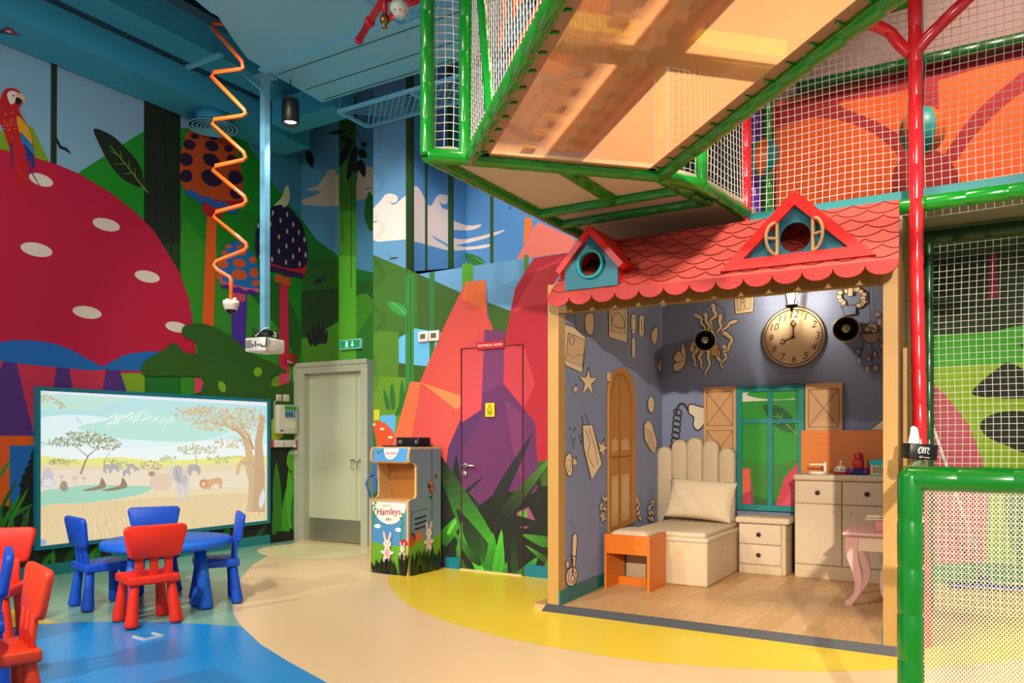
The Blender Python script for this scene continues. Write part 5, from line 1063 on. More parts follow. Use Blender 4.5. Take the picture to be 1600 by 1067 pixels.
# nightstand
t = thing('nightstand', 'beige padded two drawer nightstand between bed and tall dresser', 'nightstand', (-1.58, 6.97, FZ)); nx0, nx1, ny = -1.795, -1.40, 6.80
m = MB(); m.rbox((nx0, ny+.02, FZ), (nx1, 7.13, .48), .012, lin2); m.build('body', t)
m = MB(); m.rbox((nx0-.025, ny-.02, .475), (nx1+.035, 7.13, .53), .02, lin_); m.build('top', t)
m = MB(); m.rbox((nx0+.005, ny+.005, FZ), (nx1-.03, ny+.03, .115), .006, lin2); m.build('plinth', t)
for z0, z1 in ((.125, .293), (.298, .468)):
    m = MB(); m.rbox((nx0+.006, ny, z0), (nx1-.035, ny+.04, z1), .008, lin_); d = m.build('drawer', t); knob(d, (nx0+nx1)/2-.02, ny, (z0+z1)/2)
# dresser
t = thing('dresser', 'wide beige padded dresser with two drawers and two doors, toys on top', 'dresser', (-.96, 7.0, FZ)); dx0, dx1, dy = -1.335, -.585, 6.83
m = MB(); m.rbox((dx0, dy+.02, FZ), (dx1, 7.13, .86), .012, lin2); m.build('body', t)
m = MB(); m.rbox((dx0-.01, dy-.015, .855), (dx1+.01, 7.13, .905), .022, lin_); m.build('top', t)
m = MB(); m.rbox((dx0+.004, dy+.006, FZ), (dx1-.004, dy+.03, .15), .006, lin2); m.build('plinth', t)
xm_ = (dx0+dx1)/2
for a, b in ((dx0+.005, xm_-.003), (xm_+.003, dx1-.005)):
    m = MB(); m.rbox((a, dy, .665), (b, dy+.04, .85), .008, lin_); d = m.build('drawer', t); knob(d, (a+b)/2, dy, .757)
    m = MB(); m.rbox((a, dy, .158), (b, dy+.04, .658), .008, lin_); d = m.build('door', t)
    m = MB(); kx = b-.065 if a < xm_-.1 else a+.065; m.lathe([(.006, 0), (.006, .002), (.001, .003)], (kx, dy, .60), mat('#8a7458', .5), 10, (0, -1, 0)); m.build('knob_hole', d)
# wood board behind the dresser
t = tag(MB().box((-1.335, 7.135, FZ), (-.47, 7.155, 1.275), wood('#dc7a12', '#cc680a', (1, 1, 18), .42, 'orange_laminate')).build('wood_board'), 'orange wood grain board standing behind the dresser', 'board')
# toys on the dresser
def dpos(u, y=6.95): r = ray(u, 700); k = y/r.y; return Vector((r.x*k, y, .905))
wht = mat('#e6d9c8', .4); q = dpos(1278); t = thing('toy_record_player', 'small white toy with a round base and an arm on the dresser', 'toy', tuple(q))
m = MB(); m.lathe([(.07, 0), (.075, .006), (.075, .02), (.06, .026), (.005, .026)], q, wht, 28); m.build('base', t)
m = MB(); m.box((q.x+.048, q.y-.012, q.z+.02), (q.x+.068, q.y+.012, q.z+.10), wht); m.box((q.x-.065, q.y-.008, q.z+.075), (q.x+.05, q.y+.008, q.z+.088), wht); m.build('arm', t)
q = dpos(1314); t = thing('spinning_top', 'white dome toy with red base and plunger on the dresser', 'toy', tuple(q))
m = MB(); m.lathe([(.055, 0), (.058, .012), (.056, .026)], q, mat('#b81e1e', .35), 24); m.build('base', t)
m = MB(); m.lathe([(.056, .026), (.05, .05), (.034, .068), (.02, .076), (.003, .078)], q, mat('#e8e0d0', .35), 24); dm = m.build('dome', t)
m = MB()
for k in range(9): g = k*.7; m.ball((q.x+.05*math.cos(g), q.y+.05*math.sin(g), q.z+.042), .009, mat(['#b8202a', '#2c7a3a', '#2a4a9a'][k % 3], .4), 8)
m.build('printed_dots', dm)
m = MB(); m.lathe([(.006, .076), (.006, .1), (.014, .104), (.014, .112), (.003, .116)], q, mat('#efe6d6', .3), 12); m.build('plunger', t)
q = dpos(1341.5); t = thing('toy_console', 'blue toy console with a plain red rounded top on the dresser', 'toy', tuple(q)); bl_ = mat('#1a1aa8', .35)
m = MB(); m.rbox((q.x-.075, q.y-.03, q.z), (q.x+.075, q.y+.03, q.z+.055), .014, bl_, 3); b_ = m.build('console_base', t)
m = MB(); m.box((q.x-.042, q.y-.032, q.z+.012), (q.x+.042, q.y-.03, q.z+.044), mat('#0c0c20', .15)); m.build('screen', b_)
m = MB()
for s in (-1, 1): m.lathe([(.012, 0), (.011, .005), (.002, .006)], (q.x+s*.058, q.y-.03, q.z+.028), mat('#c82a2a', .4), 12, (0, -1, 0))
m.build('button', b_)
m = MB(); m.rbox((q.x-.042, q.y-.026, q.z+.052), (q.x+.042, q.y+.026, q.z+.135), .02, mat('#b81414', .4), 3); m.rbox((q.x-.035, q.y-.03, q.z+.12), (q.x+.035, q.y+.03, q.z+.185), .028, mat('#b81414', .4), 4); m.build('red_top', t)['label'] = 'plain red rounded top'
q = dpos(1374); t = thing('toy_house', 'tiny cream toy house with cyan roof on the dresser by the post', 'toy', tuple(q)); cy = mat('#18b0b8', .4)
m = MB(); m.box((q.x-.06, q.y-.05, q.z+.008), (q.x+.075, q.y+.05, q.z+.085), mat('#dcc49a', .5)); b_ = m.build('house_body', t)
m = MB(); m.box((q.x-.065, q.y-.055, q.z), (q.x+.08, q.y+.055, q.z+.008), cy); m.prism([(q.x-.07, q.y-.06, q.z+.085), (q.x-.07, q.y+.06, q.z+.085), (q.x-.07, q.y+.045, q.z+.125), (q.x-.07, q.y-.045, q.z+.125)], (.155, 0, 0), cy); m.box((q.x-.01, q.y-.03, q.z+.125), (q.x+.05, q.y+.03, q.z+.132), cy); m.build('roof', t)
m = MB()
for k in range(7): m.box((q.x-.042+k*.016, q.y-.053, q.z+.02), (q.x-.034+k*.016, q.y-.049, q.z+.072), mat('#7a6038', .5))
m.build('window_bars', b_)
# vanity table
pk = mat('#e8b0a8', .42); t = thing('toy_vanity', 'pink toy vanity table with curved legs behind the right post', 'table', (-.64, 6.1, FZ)); vx0, vx1, vy0, vy1 = -.80, -.475, 5.86, 6.36
m = MB(); m.rbox((vx0-.02, vy0-.03, .53), (vx1, vy1+.03, .552), .009, pk); m.build('tabletop', t)
m = MB(); m.box((vx0+.05, vy0+.005, .425), (vx1-.02, vy0+.02, .53), mat('#e8c8a8', .45)); m.box((vx0+.02, vy0+.03, .43), (vx0+.032, vy1-.03, .53), pk); m.build('apron', t)['label'] = 'cream panel under the top'
def cab(x, y, s, par):
    P = [(x+s*.012, .53), (x-s*.0, .50), (x-s*.008, .44), (x+s*.012, .36), (x+s*.045, .27), (x+s*.06, .2), (x+s*.055, .14), (x+s*.03, .09), (x-s*.005, .065), (x-s*.005, FZ)]
    Wd = [.075, .08, .082, .07, .055, .045, .04, .04, .055, .045]; L = []; R = []
    for (a, z), w_ in zip(P, Wd): L.append((a, y, z)); R.append((a+s*w_, y, z))
    m = MB(); m.prism(L+R[::-1], (0, .022, 0), pk); 
    m.build('leg', par)
    mb = MB(); 
    for dz in (.505, .475): mb.lathe([(.004, 0), (.003, .002)], (x+s*.05, y, dz), mat('#b87a70', .5), 8, (0, -1, 0))
    return mb
for y in (vy0, vy1-.02):
    for x, s in ((vx0, 1), (vx1-.005, -1)):
        mb = cab(x, y, s, t)
        if y == vy0 and s == 1: mb.build('screw_cap', t)
q = Vector((-.60, 6.0, .552)); t2 = thing('jewellery_box', 'pink toy box on the vanity table', 'box', tuple(q)); m = MB(); m.rbox((q.x-.02, q.y-.05, q.z), (q.x+.1, q.y+.06, q.z+.082), .006, mat('#e08c8c', .4)); m.build('body', t2)
m = MB(); m.rbox((q.x-.085, q.y-.07, q.z+.083), (q.x+.1, q.y+.08, q.z+.095), .005, mat('#e8c8b0', .45)); m.build('lid', t2)
t3 = tag(MB().lathe([(.05, 0), (.064, .003), (.066, .012), (.058, .016), (.004, .017)], (q.x-.02, q.y, q.z+.096), mat('#efe6cc', .4), 28).build('toy_dish'), 'round cream toy dish on the pink box of the vanity', 'dish')
m = MB(); m.box((q.x+.03, q.y+.12, q.z+.001), (q.x+.06, q.y+.15, q.z+.33), pk); m.ball((q.x+.03, q.y+.135, q.z+.3), .022, pk, 10); m.build('mirror_post', t)
# ================================================================== ARCADE CABINET
ax0, ax1, ay0, ay1 = -4.718, -4.275, 5.35, 5.83; birch = wood('#d9b27a', '#caa066', (6, 6, 2), .45, 'birch_ply')
t = thing('play_cabinet', 'wooden arcade style play cabinet with blue sky and rabbit art by the grey door', 'cabinet', ((ax0+ax1)/2, 5.6, 0))
prof = crv([(0, 0), (0, .01), (0, .3), (0, .62), (.004, .65), (.03, .668), (.085, .672), (.108, .69), (.113, .72), (.113, .93), (.105, .965), (.07, .985), (.03, .99), (.012, 1.0), (.01, 1.02), (.01, 1.06), (.025, 1.11), (.05, 1.13), (.06, 1.13), (.25, 1.13), (.479, 1.13), (.48, 1.129), (.48, .6), (.48, .001), (.479, 0)], 4)
prof = [(max(0, min(.48, a)), max(0, min(1.13, b))) for a, b in prof]
SIDE = '#70808e'
m = MB(); m.prism([(ax1-.018, ay0+a, b) for a, b in prof], (.018, 0, 0), birch); CP = Plane((ax1, 0, 0), (1, 0, 0)); KM = Mural(CP, [(m, None)], .4, eps=.0003)
def cpx(y, z):   # cabinet side point -> photo pixel
    d = Vector((ax1, y, z))-CAM; dd = d.dot(FWD); return (CX+FPX*d.dot(RGT)/dd, CY-FPX*d.z/dd)
ins_ = [(.014 if a < .24 else -.0) + a*(1 if a < .24 else 1) for a, b in prof]
KM.p([cpx(ay0+min(.478, a+(.016 if a < .4 else 0)), min(1.112, max(0, b))) for a, b in prof], SIDE)
gz = lambda y: .22+.05*math.sin(y*8)
KM.p([cpx(ay0+.016, 0), cpx(ay0+.478, 0), cpx(ay0+.478, .32), cpx(ay0+.3, .30), cpx(ay0+.15, .31), cpx(ay0+.016, .28)], '#6a9a2a')
for y, z, w_, c_ in ((.07, .33, .05, '#7a1f28'), (.05, .30, .05, '#c8401c'), (.16, .33, .07, '#d8602c')): KM.p(el(*cpx(ay0+y, z), 4, 9), c_)
KM.line([cpx(ay0+.345, .0), cpx(ay0+.345, 1.11)], 1, '#3a4a34'); KM.line([cpx(ay0+.35, .5), cpx(ay0+.35, .8)], .7, '#2f6a24')
for y, z in ((.31, .72), (.35, .78), (.36, .70), (.33, .66), (.39, .84), (.32, .75), (.36, .74)): KM.p(leaf(*cpx(ay0+y, z), *cpx(ay0+y+random.uniform(-.06, .06), z+random.uniform(.02, .08)), 4, .1), random.choice(['#17301a', '#2a4a1c', '#8a3a1c']))
KM.many([el(*cpx(ay0+.33, .80), 2, 4), el(*cpx(ay0+.345, .75), 2, 3)], '#d0601c')
KM.line([cpx(ay0+.05, .555), cpx(ay0+.29, .575)], .8, '#4a545e'); KM.line([cpx(ay0+.05, .555), cpx(ay0+.05, .3)], .7, '#4a545e')
for k in range(3): KM.line([cpx(ay0+.09, .49-k*.045), cpx(ay0+.26, .51-k*.045)], 2.2, '#16181c')
def rabbit(M_, f, cx, cz, s, col='#e8d8d0', inn='#d8a0a0'):
    E = lambda x, z, rx, rz, c_, rot=0: M_.p([f(cx+s*(x+rx*math.cos(g)*math.cos(rot)-rz*math.sin(g)*math.sin(rot)), cz+s*(z+rx*math.cos(g)*math.sin(rot)+rz*math.sin(g)*math.cos(rot))) for g in [k*PI/9 for k in range(18)]], c_)
    for sx in (-1, 1): E(sx*.045, .19, .022, .065, col, -sx*.3); E(sx*.045, .19, .011, .045, inn, -sx*.3)
    E(0, -.03, .06, .085, col); E(-.075, -.03, .04, .022, col, -.4); E(.075, -.03, .04, .022, col, .4); E(-.04, -.12, .03, .045, col, -.3); E(.04, -.12, .03, .045, col, .3); E(0, -.035, .036, .055, inn); E(0, .09, .068, .058, col)
    E(-.04, -.14, .014, .02, inn); E(.04, -.14, .014, .02, inn)
    for sx in (-1, 1): E(sx*.025, .1, .006, .008, '#3a2a28')
    E(0, .08, .006, .004, '#a06060')
rabbit(KM, lambda y, z: cpx(y, z), ay0+.30, .29, .66, '#d8c4bc')
for k in range(34):
    y = ay0+random.uniform(.02, .475); h = random.uniform(.08, .24); KM.p(leaf(*cpx(y, -.01), *cpx(min(ay0+.478, max(ay0+.016, y+random.uniform(-.04, .04))), h), random.uniform(3, 6), random.uniform(-.1, .1), 5), random.choice(['#10180c', '#16200f', '#1d2c10']))
m.build('side_panel', t)
m = MB(); m.prism([(ax0, ay0+a, b) for a, b in prof], (.018, 0, 0), birch); m.build('side_panel', t)
m = MB(); m.box((ax0+.018, ay0+.006, .01), (ax1-.018, ay0+.02, .64), mat('#4c8cc4', .45)); KF = Plane((0, ay0+.006, 0), (0, -1, 0)); FM = Mural(KF, [(m, None)], .4, eps=.0003)
def fpx(x, z):
    d = Vector((x, ay0+.006, z))-CAM; dd = d.dot(FWD); return (CX+FPX*d.dot(RGT)/dd, CY-FPX*d.z/dd)
fx0, fx1 = ax0+.02, ax1-.02; fw = fx1-fx0; xc = (fx0+fx1)/2
FM.p([fpx(fx0, .02), fpx(fx1, .02), fpx(fx1, .27), fpx(xc, .25), fpx(fx0, .28)], '#6aa82c')
FM.p([fpx(xc+.0+.195*math.cos(g), .638+.195*math.sin(g)*1.0) for g in [PI+k*PI/20 for k in range(21)]], '#efe6e0')
for a, b in ((fx0+.07, .42), (fx1-.09, .40)): FM.p([fpx(a+.04*math.cos(g), b+.018*math.sin(g)) for g in [k*PI/8 for k in range(16)]], '#e8eef4')
for a, z0_, z1_ in ((fx0+.03, .44, .64), (fx1-.06, .30, .55)):
    FM.line([fpx(a+.012*math.sin(k), z1_+(z0_-z1_)*k/6) for k in range(7)], .8, '#3a7a20')
    for k in range(8): zz_ = z0_+(z1_-z0_)*k/7; FM.p(leaf(*fpx(a, zz_), *fpx(a+(.03 if k % 2 else -.02), zz_-.02), 3, 0, 4), '#4a9a24')
FM.p([fpx(fx1-.035+.05*math.cos(g), .27+.05*math.sin(g)) for g in [k*PI/8 for k in range(9)]], '#b02a34'); rabbit(FM, fpx, fx1-.05, .2, .38, '#e4d4cc')
rabbit(FM, fpx, xc-.02, .21, .66)
for k in range(46):
    x = random.uniform(fx0, fx1); FM.p(leaf(*fpx(x, .012), *fpx(min(fx1, max(fx0, x+random.uniform(-.03, .03))), random.uniform(.06, .16)+(.06 if x > xc+.12 else 0)), random.uniform(3, 5), random.uniform(-.1, .1), 5), random.choice(['#0e160c', '#16200f', '#1d2f10']))
fpn = m.build('front_panel', t); fpn['label'] = 'front panel with blue sky, rabbit and grass print'
rdk = mat('#a8202c', .5); m = MB(); write(m, 'Hamleys', .088, (xc+.0, ay0-.001, .555), (1, 0, .06), (0, 0, 1), rdk, .12, .92); write(m, 'play', .04, (xc, ay0-.001, .492), (1, 0, 0), (0, 0, 1), mat('#8a6a30', .5), .1)
write(m, 'world of', .026, (xc-.02, ay0-.001, .612), (1, 0, .05), (0, 0, 1), mat('#c8842c', .5), .1); m.build('lettering', fpn)['label'] = 'red shop name lettering'
dkw = wood('#b5793c', '#a66a30', (3, 3, 1), .45, 'interior_ply')
m = MB(); m.box((ax0+.018, ay0+.02, .64), (ax1-.018, ay0+.46, .655), birch); m.build('deck', t)
m = MB(); m.prism([(ax0+.018, ay0+.30, .655), (ax0+.018, ay0+.32, .655), (ax0+.018, ay0+.24, 1.0), (ax0+.018, ay0+.22, 1.0)], (ax1-ax0-.036, 0, 0), dkw); m.build('back_board', t)
m = MB(); m.box((ax0+.018, ay0+.02, .985), (ax1-.018, ay0+.24, 1.0), dkw); m.build('hood_soffit', t)
m = MB(); m.prism([(ax0+.018, ay0+.02, 1.0), (ax0+.018, ay0+.045, 1.118), (ax0+.018, ay0+.06, 1.118), (ax0+.018, ay0+.035, 1.0)], (ax1-ax0-.036, 0, 0), mat('#4a94cc', .45))
hp0 = Vector((0, ay0+.02, 1.0)); hdv = Vector((0, .025, .118)).normalized(); hn = Vector((0, -.118, .025)).normalized()
m.poly([Vector((xc+.0+.085*math.cos(g), 0, 0))+hp0+hdv*(.118-.10*abs(math.sin(g)))+hn*.002 for g in [k*PI/16 for k in range(17)]], mat('#efe6e0', .5), hn)
for k in range(6): m.poly([Vector((fx0+.03+k*.012, 0, 0))+hp0+hdv*(.09-.01*math.sin(k))+hn*.002, Vector((fx0+.045+k*.012, 0, 0))+hp0+hdv*(.1-.01*math.sin(k))+hn*.002, Vector((fx0+.04+k*.012, 0, 0))+hp0+hdv*(.075-.01*math.sin(k))+hn*.002], mat('#3a8a20', .5), hn)
hd_ = m.build('hood_panel', t); m = MB(); write(m, 'Hamleys', .042, hp0+hdv*.075+hn*.004+Vector((xc, 0, 0)), (1, 0, .04), hdv, rdk, .12); write(m, 'play', .022, hp0+hdv*.042+hn*.004+Vector((xc, 0, 0)), (1, 0, 0), hdv, mat('#8a6a30', .5)); m.build('lettering', hd_)
m = MB(); m.box((ax0+.018, ay0+.05, 1.112), (ax1-.018, ay0+.478, 1.13), birch); m.build('top_board', t)
m = MB(); m.box((ax0+.018, ay0+.46, .01), (ax1-.018, ay0+.478, 1.112), dkw); m.build('rear_board', t)
m = MB(); m.tube([Vector((ax0-.005, ay0+.02, .68)), Vector((ax0-.03, ay0-.01, .80)), Vector((ax0-.01, ay0-.0, .86)), Vector((ax0+.0, ay0+.05, .87))], .012, mat('#3a6ab0', .4), 8); m.build('hook_arm', t)['label'] = 'blue curved handle on the left side'
q = Vector((-4.42, 5.60, 1.131)); t = thing('media_box', 'black electronic box on top of the wooden play cabinet', 'box', tuple(q)); m = MB(); m.rbox((q.x-.13, q.y-.08, q.z+.012), (q.x+.13, q.y+.1, q.z+.085), .008, mat('#14151a', .3)); b_ = m.build('body', t)
m = MB(); m.box((q.x-.25, q.y-.13, q.z), (q.x+.135, q.y+.11, q.z+.012), mat('#1c1d22', .4)); m.build('tray', t)
m = MB(); gl = mat('#c8ccd0', .3, emit=.15)
for x in (-.1, -.085, -.07, .09, .1): m.box((q.x+x, q.y-.083, q.z+.03), (q.x+x+.01, q.y-.08, q.z+.06), gl)
m.build('front_lights', b_)
# ================================================================== CLIMBING FRAME
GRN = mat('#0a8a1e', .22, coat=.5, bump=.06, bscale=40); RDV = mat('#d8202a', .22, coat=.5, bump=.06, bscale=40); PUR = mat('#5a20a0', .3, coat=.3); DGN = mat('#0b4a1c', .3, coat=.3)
WHN = mat('#ded6cc', .6); ZB = 2.75; R0 = .04
cf = thing('climbing_frame', 'tall soft play climbing frame of green and red padded tubes with white nets', 'climbing frame', (-.8, 5.0, 0))
def pad(name, pts, mtl=GRN, r=R0, lab=None):
    m = MB(); m.pad(pts, r, mtl); o = m.build(name, cf)
    if lab: o['label'] = lab
    return o
def net(name, P, U, V, cell, r=.0022, par=None, sag=.006, mtl=None, box_=None):
    P, U, V = Vector(P), Vector(U), Vector(V); nu = max(1, round(U.length/cell)); nv = max(1, round(V.length/cell)); N = U.cross(V).normalized(); m = MB(); ph_ = random.uniform(0, 6)
    def g(a, b): return P+U*a+V*b+N*(sag*math.sin(7*a+ph_)*math.sin(5*b+ph_*2)) + (U.normalized()*math.sin(11*b+ph_+3*a)+V.normalized()*math.sin(9*a+2*ph_+2*b))*cell*.12
    for i in range(nu+1): m.tube([g(i/nu, j/12) for j in range(13)], r, mtl or WHN, 4, False, False)
    for j in range(nv+1): m.tube([g(i/12, j/nv) for i in range(13)], r, mtl or WHN, 4, False, False)
    o = m.build(name, par or cf); return o
A = Vector((-2.41, 3.56, ZB)); B = Vector((-1.588, 4.35, ZB)); Cc = Vector((-2.584, 3.40, ZB)); E = Vector((-1.458, 4.668, ZB)); e1 = Vector((.7071, .7071, 0)); e2 = Vector((.7071, -.7071, 0)); up = Vector((0, 0, 1)); W = (B-A).length
B = A+e1*W
# bridge tubes
pad('beam', [Cc, A, B]); pad('beam', [A, A+e2*3.3]); pad('beam', [B, B+e2*3.3])
pad('beam', [Cc, Vector((-2.584, 7.0, ZB))])
pad('beam', [Vector((-2.584, 4.66, ZB)), Vector((-1.50, 4.66, ZB))]); pad('beam', [Vector((-2.584, 4.97, ZB)), Vector((-1.48, 4.97, ZB))])
pad('beam', [A+e1*.52, Vector((-2.03, 4.66, ZB))]); pad('beam', [B+Vector((.0, 0, -.01)), Vector((-1.53, 4.97, ZB))])
pad('beam', [B, E]); pad('beam', [E, Vector((-1.349, 5.3, ZB-.03))])
pad('post', [Cc, Cc+up*2.9]); pad('post', [A+e1*-.0+Vector((-.02, -.02, 0)), A+Vector((-.02, -.02, 2.9))], r=.036); pad('post', [E, E+up*.26]); pad('post', [B+e2*.0+up*.0, B+up*1.9], r=.03)
pad('beam', [A+up*1.35+e2*.2, A+up*2.6+e2*1.8], r=.036); pad('beam', [A+e2*.55+up*.0, A+e2*.15+up*1.3], r=.03)
net('net', Cc+up*.05, (A-Cc), up*2.6, .045); net('net', A+up*.05, e2*2.4, up*2.3, .05)
net('net', E+up*.03, Vector((-1.349, 5.3, ZB))-E, up*1.9, .045); net('net', B+up*.03, E-B, up*1.9, .045)
# see-through floor sheet of the bridge, hem, ties, parts resting on it
zs = ZB+.012; In = .058
s0, s1 = A+e1*In+e2*.05, A+e1*(W-In)+e2*.05
m = MB(); m.poly([Vector((p.x, p.y, zs)) for p in (s0, s1, s1+e2*3.2, s0+e2*3.2)], fabric_sheet('#f8bc84', .2, 'peach_mesh_fabric'), Vector((0, 0, -1))); m.build('mesh_floor', cf)['label'] = 'peach see-through mesh floor of the bridge'
m = MB(); hem = mat('#b08468', .7)
for p, d, nrm in ((A+e1*In, e2*3.25, e1), (A+e1*(W-In), e2*3.25, -e1), (A+e1*In+e2*.03, e1*(W-2*In), e2)):
    a = Vector((p.x, p.y, zs-.003)); w_ = nrm*.04; m.prism([a-nrm*.02, a+d-nrm*.02, a+d+w_, a+w_], (0, 0, .004), hem)
m.build('sheet_hem', cf)
for k in range(20):
    for s in (0, 1):
        m = MB(); p = A+e2*(.1+k*.16)+e1*(.045 if s == 0 else W-.045); q_ = p+(e1 if s == 0 else -e1)*.035; m.tube([Vector((p.x, p.y, ZB)), Vector((q_.x, q_.y, zs-.008))], .006, GRN, 6); m.build('tie', cf)
for k in range(6): m = MB(); p = A+e1*(.15+k*.17); m.tube([p, Vector((p.x, p.y, zs-.008))+e2*.045], .006, GRN, 6); m.build('tie', cf)
def bar(a0, a1, b0, b1, z0, z1, mtl, name, lab=None):   # box in bridge axes
    m = MB(); P = [A+e1*x+e2*y for x, y in ((a0, b0), (a1, b0), (a1, b1), (a0, b1))]; m.prism([Vector((p.x, p.y, z0)) for p in P], (0, 0, z1-z0), mtl); o = m.build(name, cf)
    if lab: o['label'] = lab
bar(.41, .60, .1, 3.2, ZB+.05, ZB+.08, mat('#c8602c', .6), 'ladder_strip', 'orange strip with dark squares lying over the mesh floor')
bar(.05, W-.05, 1.18, 1.27, ZB+.03, ZB+.10, mat('#7a8a2a', .5), 'cross_beam', 'olive cross beam seen through the mesh floor')
bar(.05, W-.05, 1.27, 1.34, ZB+.05, ZB+.12, mat('#c9b020', .4), 'cross_beam', 'yellow padded edge of the cross beam')
m = MB()
for k in range(16):
    y = .12+k*.185
    for x0, x1, c_ in ((.43, .52, '#2c2c2c'), (.26, .33, '#a0724a')):
        if .3 < (y % .19)/.19 or True:
            P = [A+e1*x+e2*yy for x, yy in ((x0, y), (x1, y), (x1, y+.085), (x0, y+.085))]; m.prism([Vector((p.x, p.y, ZB+.03)) for p in P], (0, 0, .015), mat(c_, .6))
for x0, x1, c_ in ((.56, .63, '#e0561c'),):
    P = [A+e1*x+e2*yy for x, yy in ((x0, .1), (x1, .1), (x1, 3.1), (x0, 3.1))]; m.prism([Vector((p.x, p.y, ZB+.05)) for p in P], (0, 0, .03), mat(c_, .5))
m.build('strip_squares', cf)['label'] = 'dark squares on the orange strip'
m = MB(); oo = mat('#f0641c', .55)
for k in range(7):
    b = A+e2*(.25+k*.42)+e1*.1+up*.5
    m.prism([b, b+e2*.09, b+e2*.39+up*1.1, b+e2*.30+up*1.1], e1*.01, oo); m.prism([b+e2*.30, b+e2*.39, b+e2*.09+up*1.1, b+up*1.1], e1*.01, oo)
m.build('orange_strap', cf)
m = MB(); P = [A+e1*x+e2*y for x, y in ((.12, .35), (.42, .35), (.42, 3.1), (.12, 3.1))]; m.prism([Vector((p.x, p.y, ZB+.35)) for p in P], (0, 0, .02), oo); m.build('orange_pad', cf)
# platform over the house, its underside, and right part
und = mat('#cdbda6', .7, bump=.05, bscale=8); m = MB(); zz_ = ZB+.01
m.prism([Vector((x, y, zz_)) for x, y in ((-2.59, 3.42), (-1.588, 4.36), (-1.458, 4.668), (-1.349, 5.32), (-1.349, 7.1), (-2.59, 7.1))], (0, 0, .05), und); m.build('platform', cf)['label'] = 'beige underside of the platform'
m = MB(); m.box((-1.349, 5.32, 2.67), (2.6, 6.2, 2.71), mat('#9a9a84', .7)); m.build('platform', cf)
m = MB(); m.box((-1.33, 5.30, 2.65), (2.6, 5.32, 2.715), mat('#1d8c90', .4)); m.build('toe_board', cf)['label'] = 'teal toe board'
m = MB(); m.box((-1.349, 6.2, 2.70), (2.6, 7.38, 2.74), mat('#3a5a4a', .7)); m.build('platform', cf)
# red posts, arms and rails on the main front
pr = Vector((-.283, 5.08, 0))
pad('post', [pr+Vector((.012, 0, 0)), pr+Vector((-.03, .02, 2.2)), pr+Vector((-.045, .03, 5.0))], RDV, .039, 'red padded post')
pad('post', [Vector((-1.349, 5.32, 2.56)), Vector((-1.349, 5.32, 5.2))], RDV, .033, 'red padded post')
def onp(u, v, y): r = ray(u, v); k = y/r.y; return CAM+r*k
pad('arm', [onp(1422, 85, 5.1), onp(1408, 72, 5.1), onp(1390, 50, 5.1), onp(1365, 38, 5.1), onp(1325, 33, 5.1), onp(1290, 36, 5.1)], RDV, .034, 'red curved arm'); pad('arm', [onp(1432, 80, 5.1), onp(1450, 58, 5.1), onp(1478, 30, 5.1), onp(1512, -2, 5.1), onp(1550, -40, 5.1)], RDV, .034, 'red curved arm')
rz = onp(1446, 318, 5.12)
pad('beam', [rz, Vector((2.6, 5.12, rz.z))], r=.045); pad('beam', [rz, Vector((-.41, 5.12, rz.z))], r=.042)
q1 = onp(1350, 20, 5.15); pad('beam', [onp(1340, 26, 5.15), onp(1440, -8, 5.15)], r=.045)
net('net', (-1.349, 5.34, rz.z+.01), (1.05, 0, 0), (0, 0, 2.3), .0445); net('net', (-.28, 5.34, rz.z-.02), (2.4, 0, 0), (0, 0, 2.3), .0445)
# lower net wall further back, right
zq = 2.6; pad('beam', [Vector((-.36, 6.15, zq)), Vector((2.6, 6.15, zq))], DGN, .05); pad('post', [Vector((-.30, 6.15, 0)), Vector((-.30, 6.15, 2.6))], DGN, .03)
net('net', (-.28, 6.15, .02), (2.5, 0, 0), (0, 0, 2.56), .0445)
# inside: far rail, green and purple posts
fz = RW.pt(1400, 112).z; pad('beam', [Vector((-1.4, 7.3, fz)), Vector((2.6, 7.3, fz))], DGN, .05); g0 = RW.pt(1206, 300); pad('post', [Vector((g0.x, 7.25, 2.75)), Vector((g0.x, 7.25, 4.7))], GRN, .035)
p0 = at(1179, 6.3); pad('post', [Vector((p0.x, p0.y, 2.75)), Vector((p0.x, p0.y, 4.6))], PUR, .05, 'purple padded post')
def beach(u, v, d, r, label):
    q = at(u, d, v=v); t = thing('striped_ball', label, 'ball', tuple(q)); om = mat('#e8621c', .4); tm = mat('#16908c', .4); m = MB(); n = 24; h = 12; rot = Euler((0, .1, .4+u*.01)).to_matrix()
    vs = []; 
    for i in range(h+1):
        for k in range(n): a = PI*i/h; g = 2*PI*k/n; vs.append(q+rot @ Vector((r*math.sin(a)*math.cos(g), r*math.sin(a)*math.sin(g), -r*math.cos(a)*1.15)))
    for c_, mm in ((0, om), (1, tm)):
        fs = [(i*n+k, i*n+(k+1) % n, (i+1)*n+(k+1) % n, (i+1)*n+k) for i in range(h) for k in range(n) if (k//3) % 2 == c_]; m.add(vs, fs, mm, True)
    m.build('ball', t); m = MB(); m.tube([q+Vector((0, 0, r*1.13)), Vector((q.x, q.y, 5.7))], .012, mat('#3a3a3a', .6), 6); m.build('cord', t)
beach(1192, 246, 6.0, .125, 'orange and teal striped ball hanging by the purple post'); beach(1441, 205, 6.1, .165, 'orange and teal striped ball hanging behind the red post')
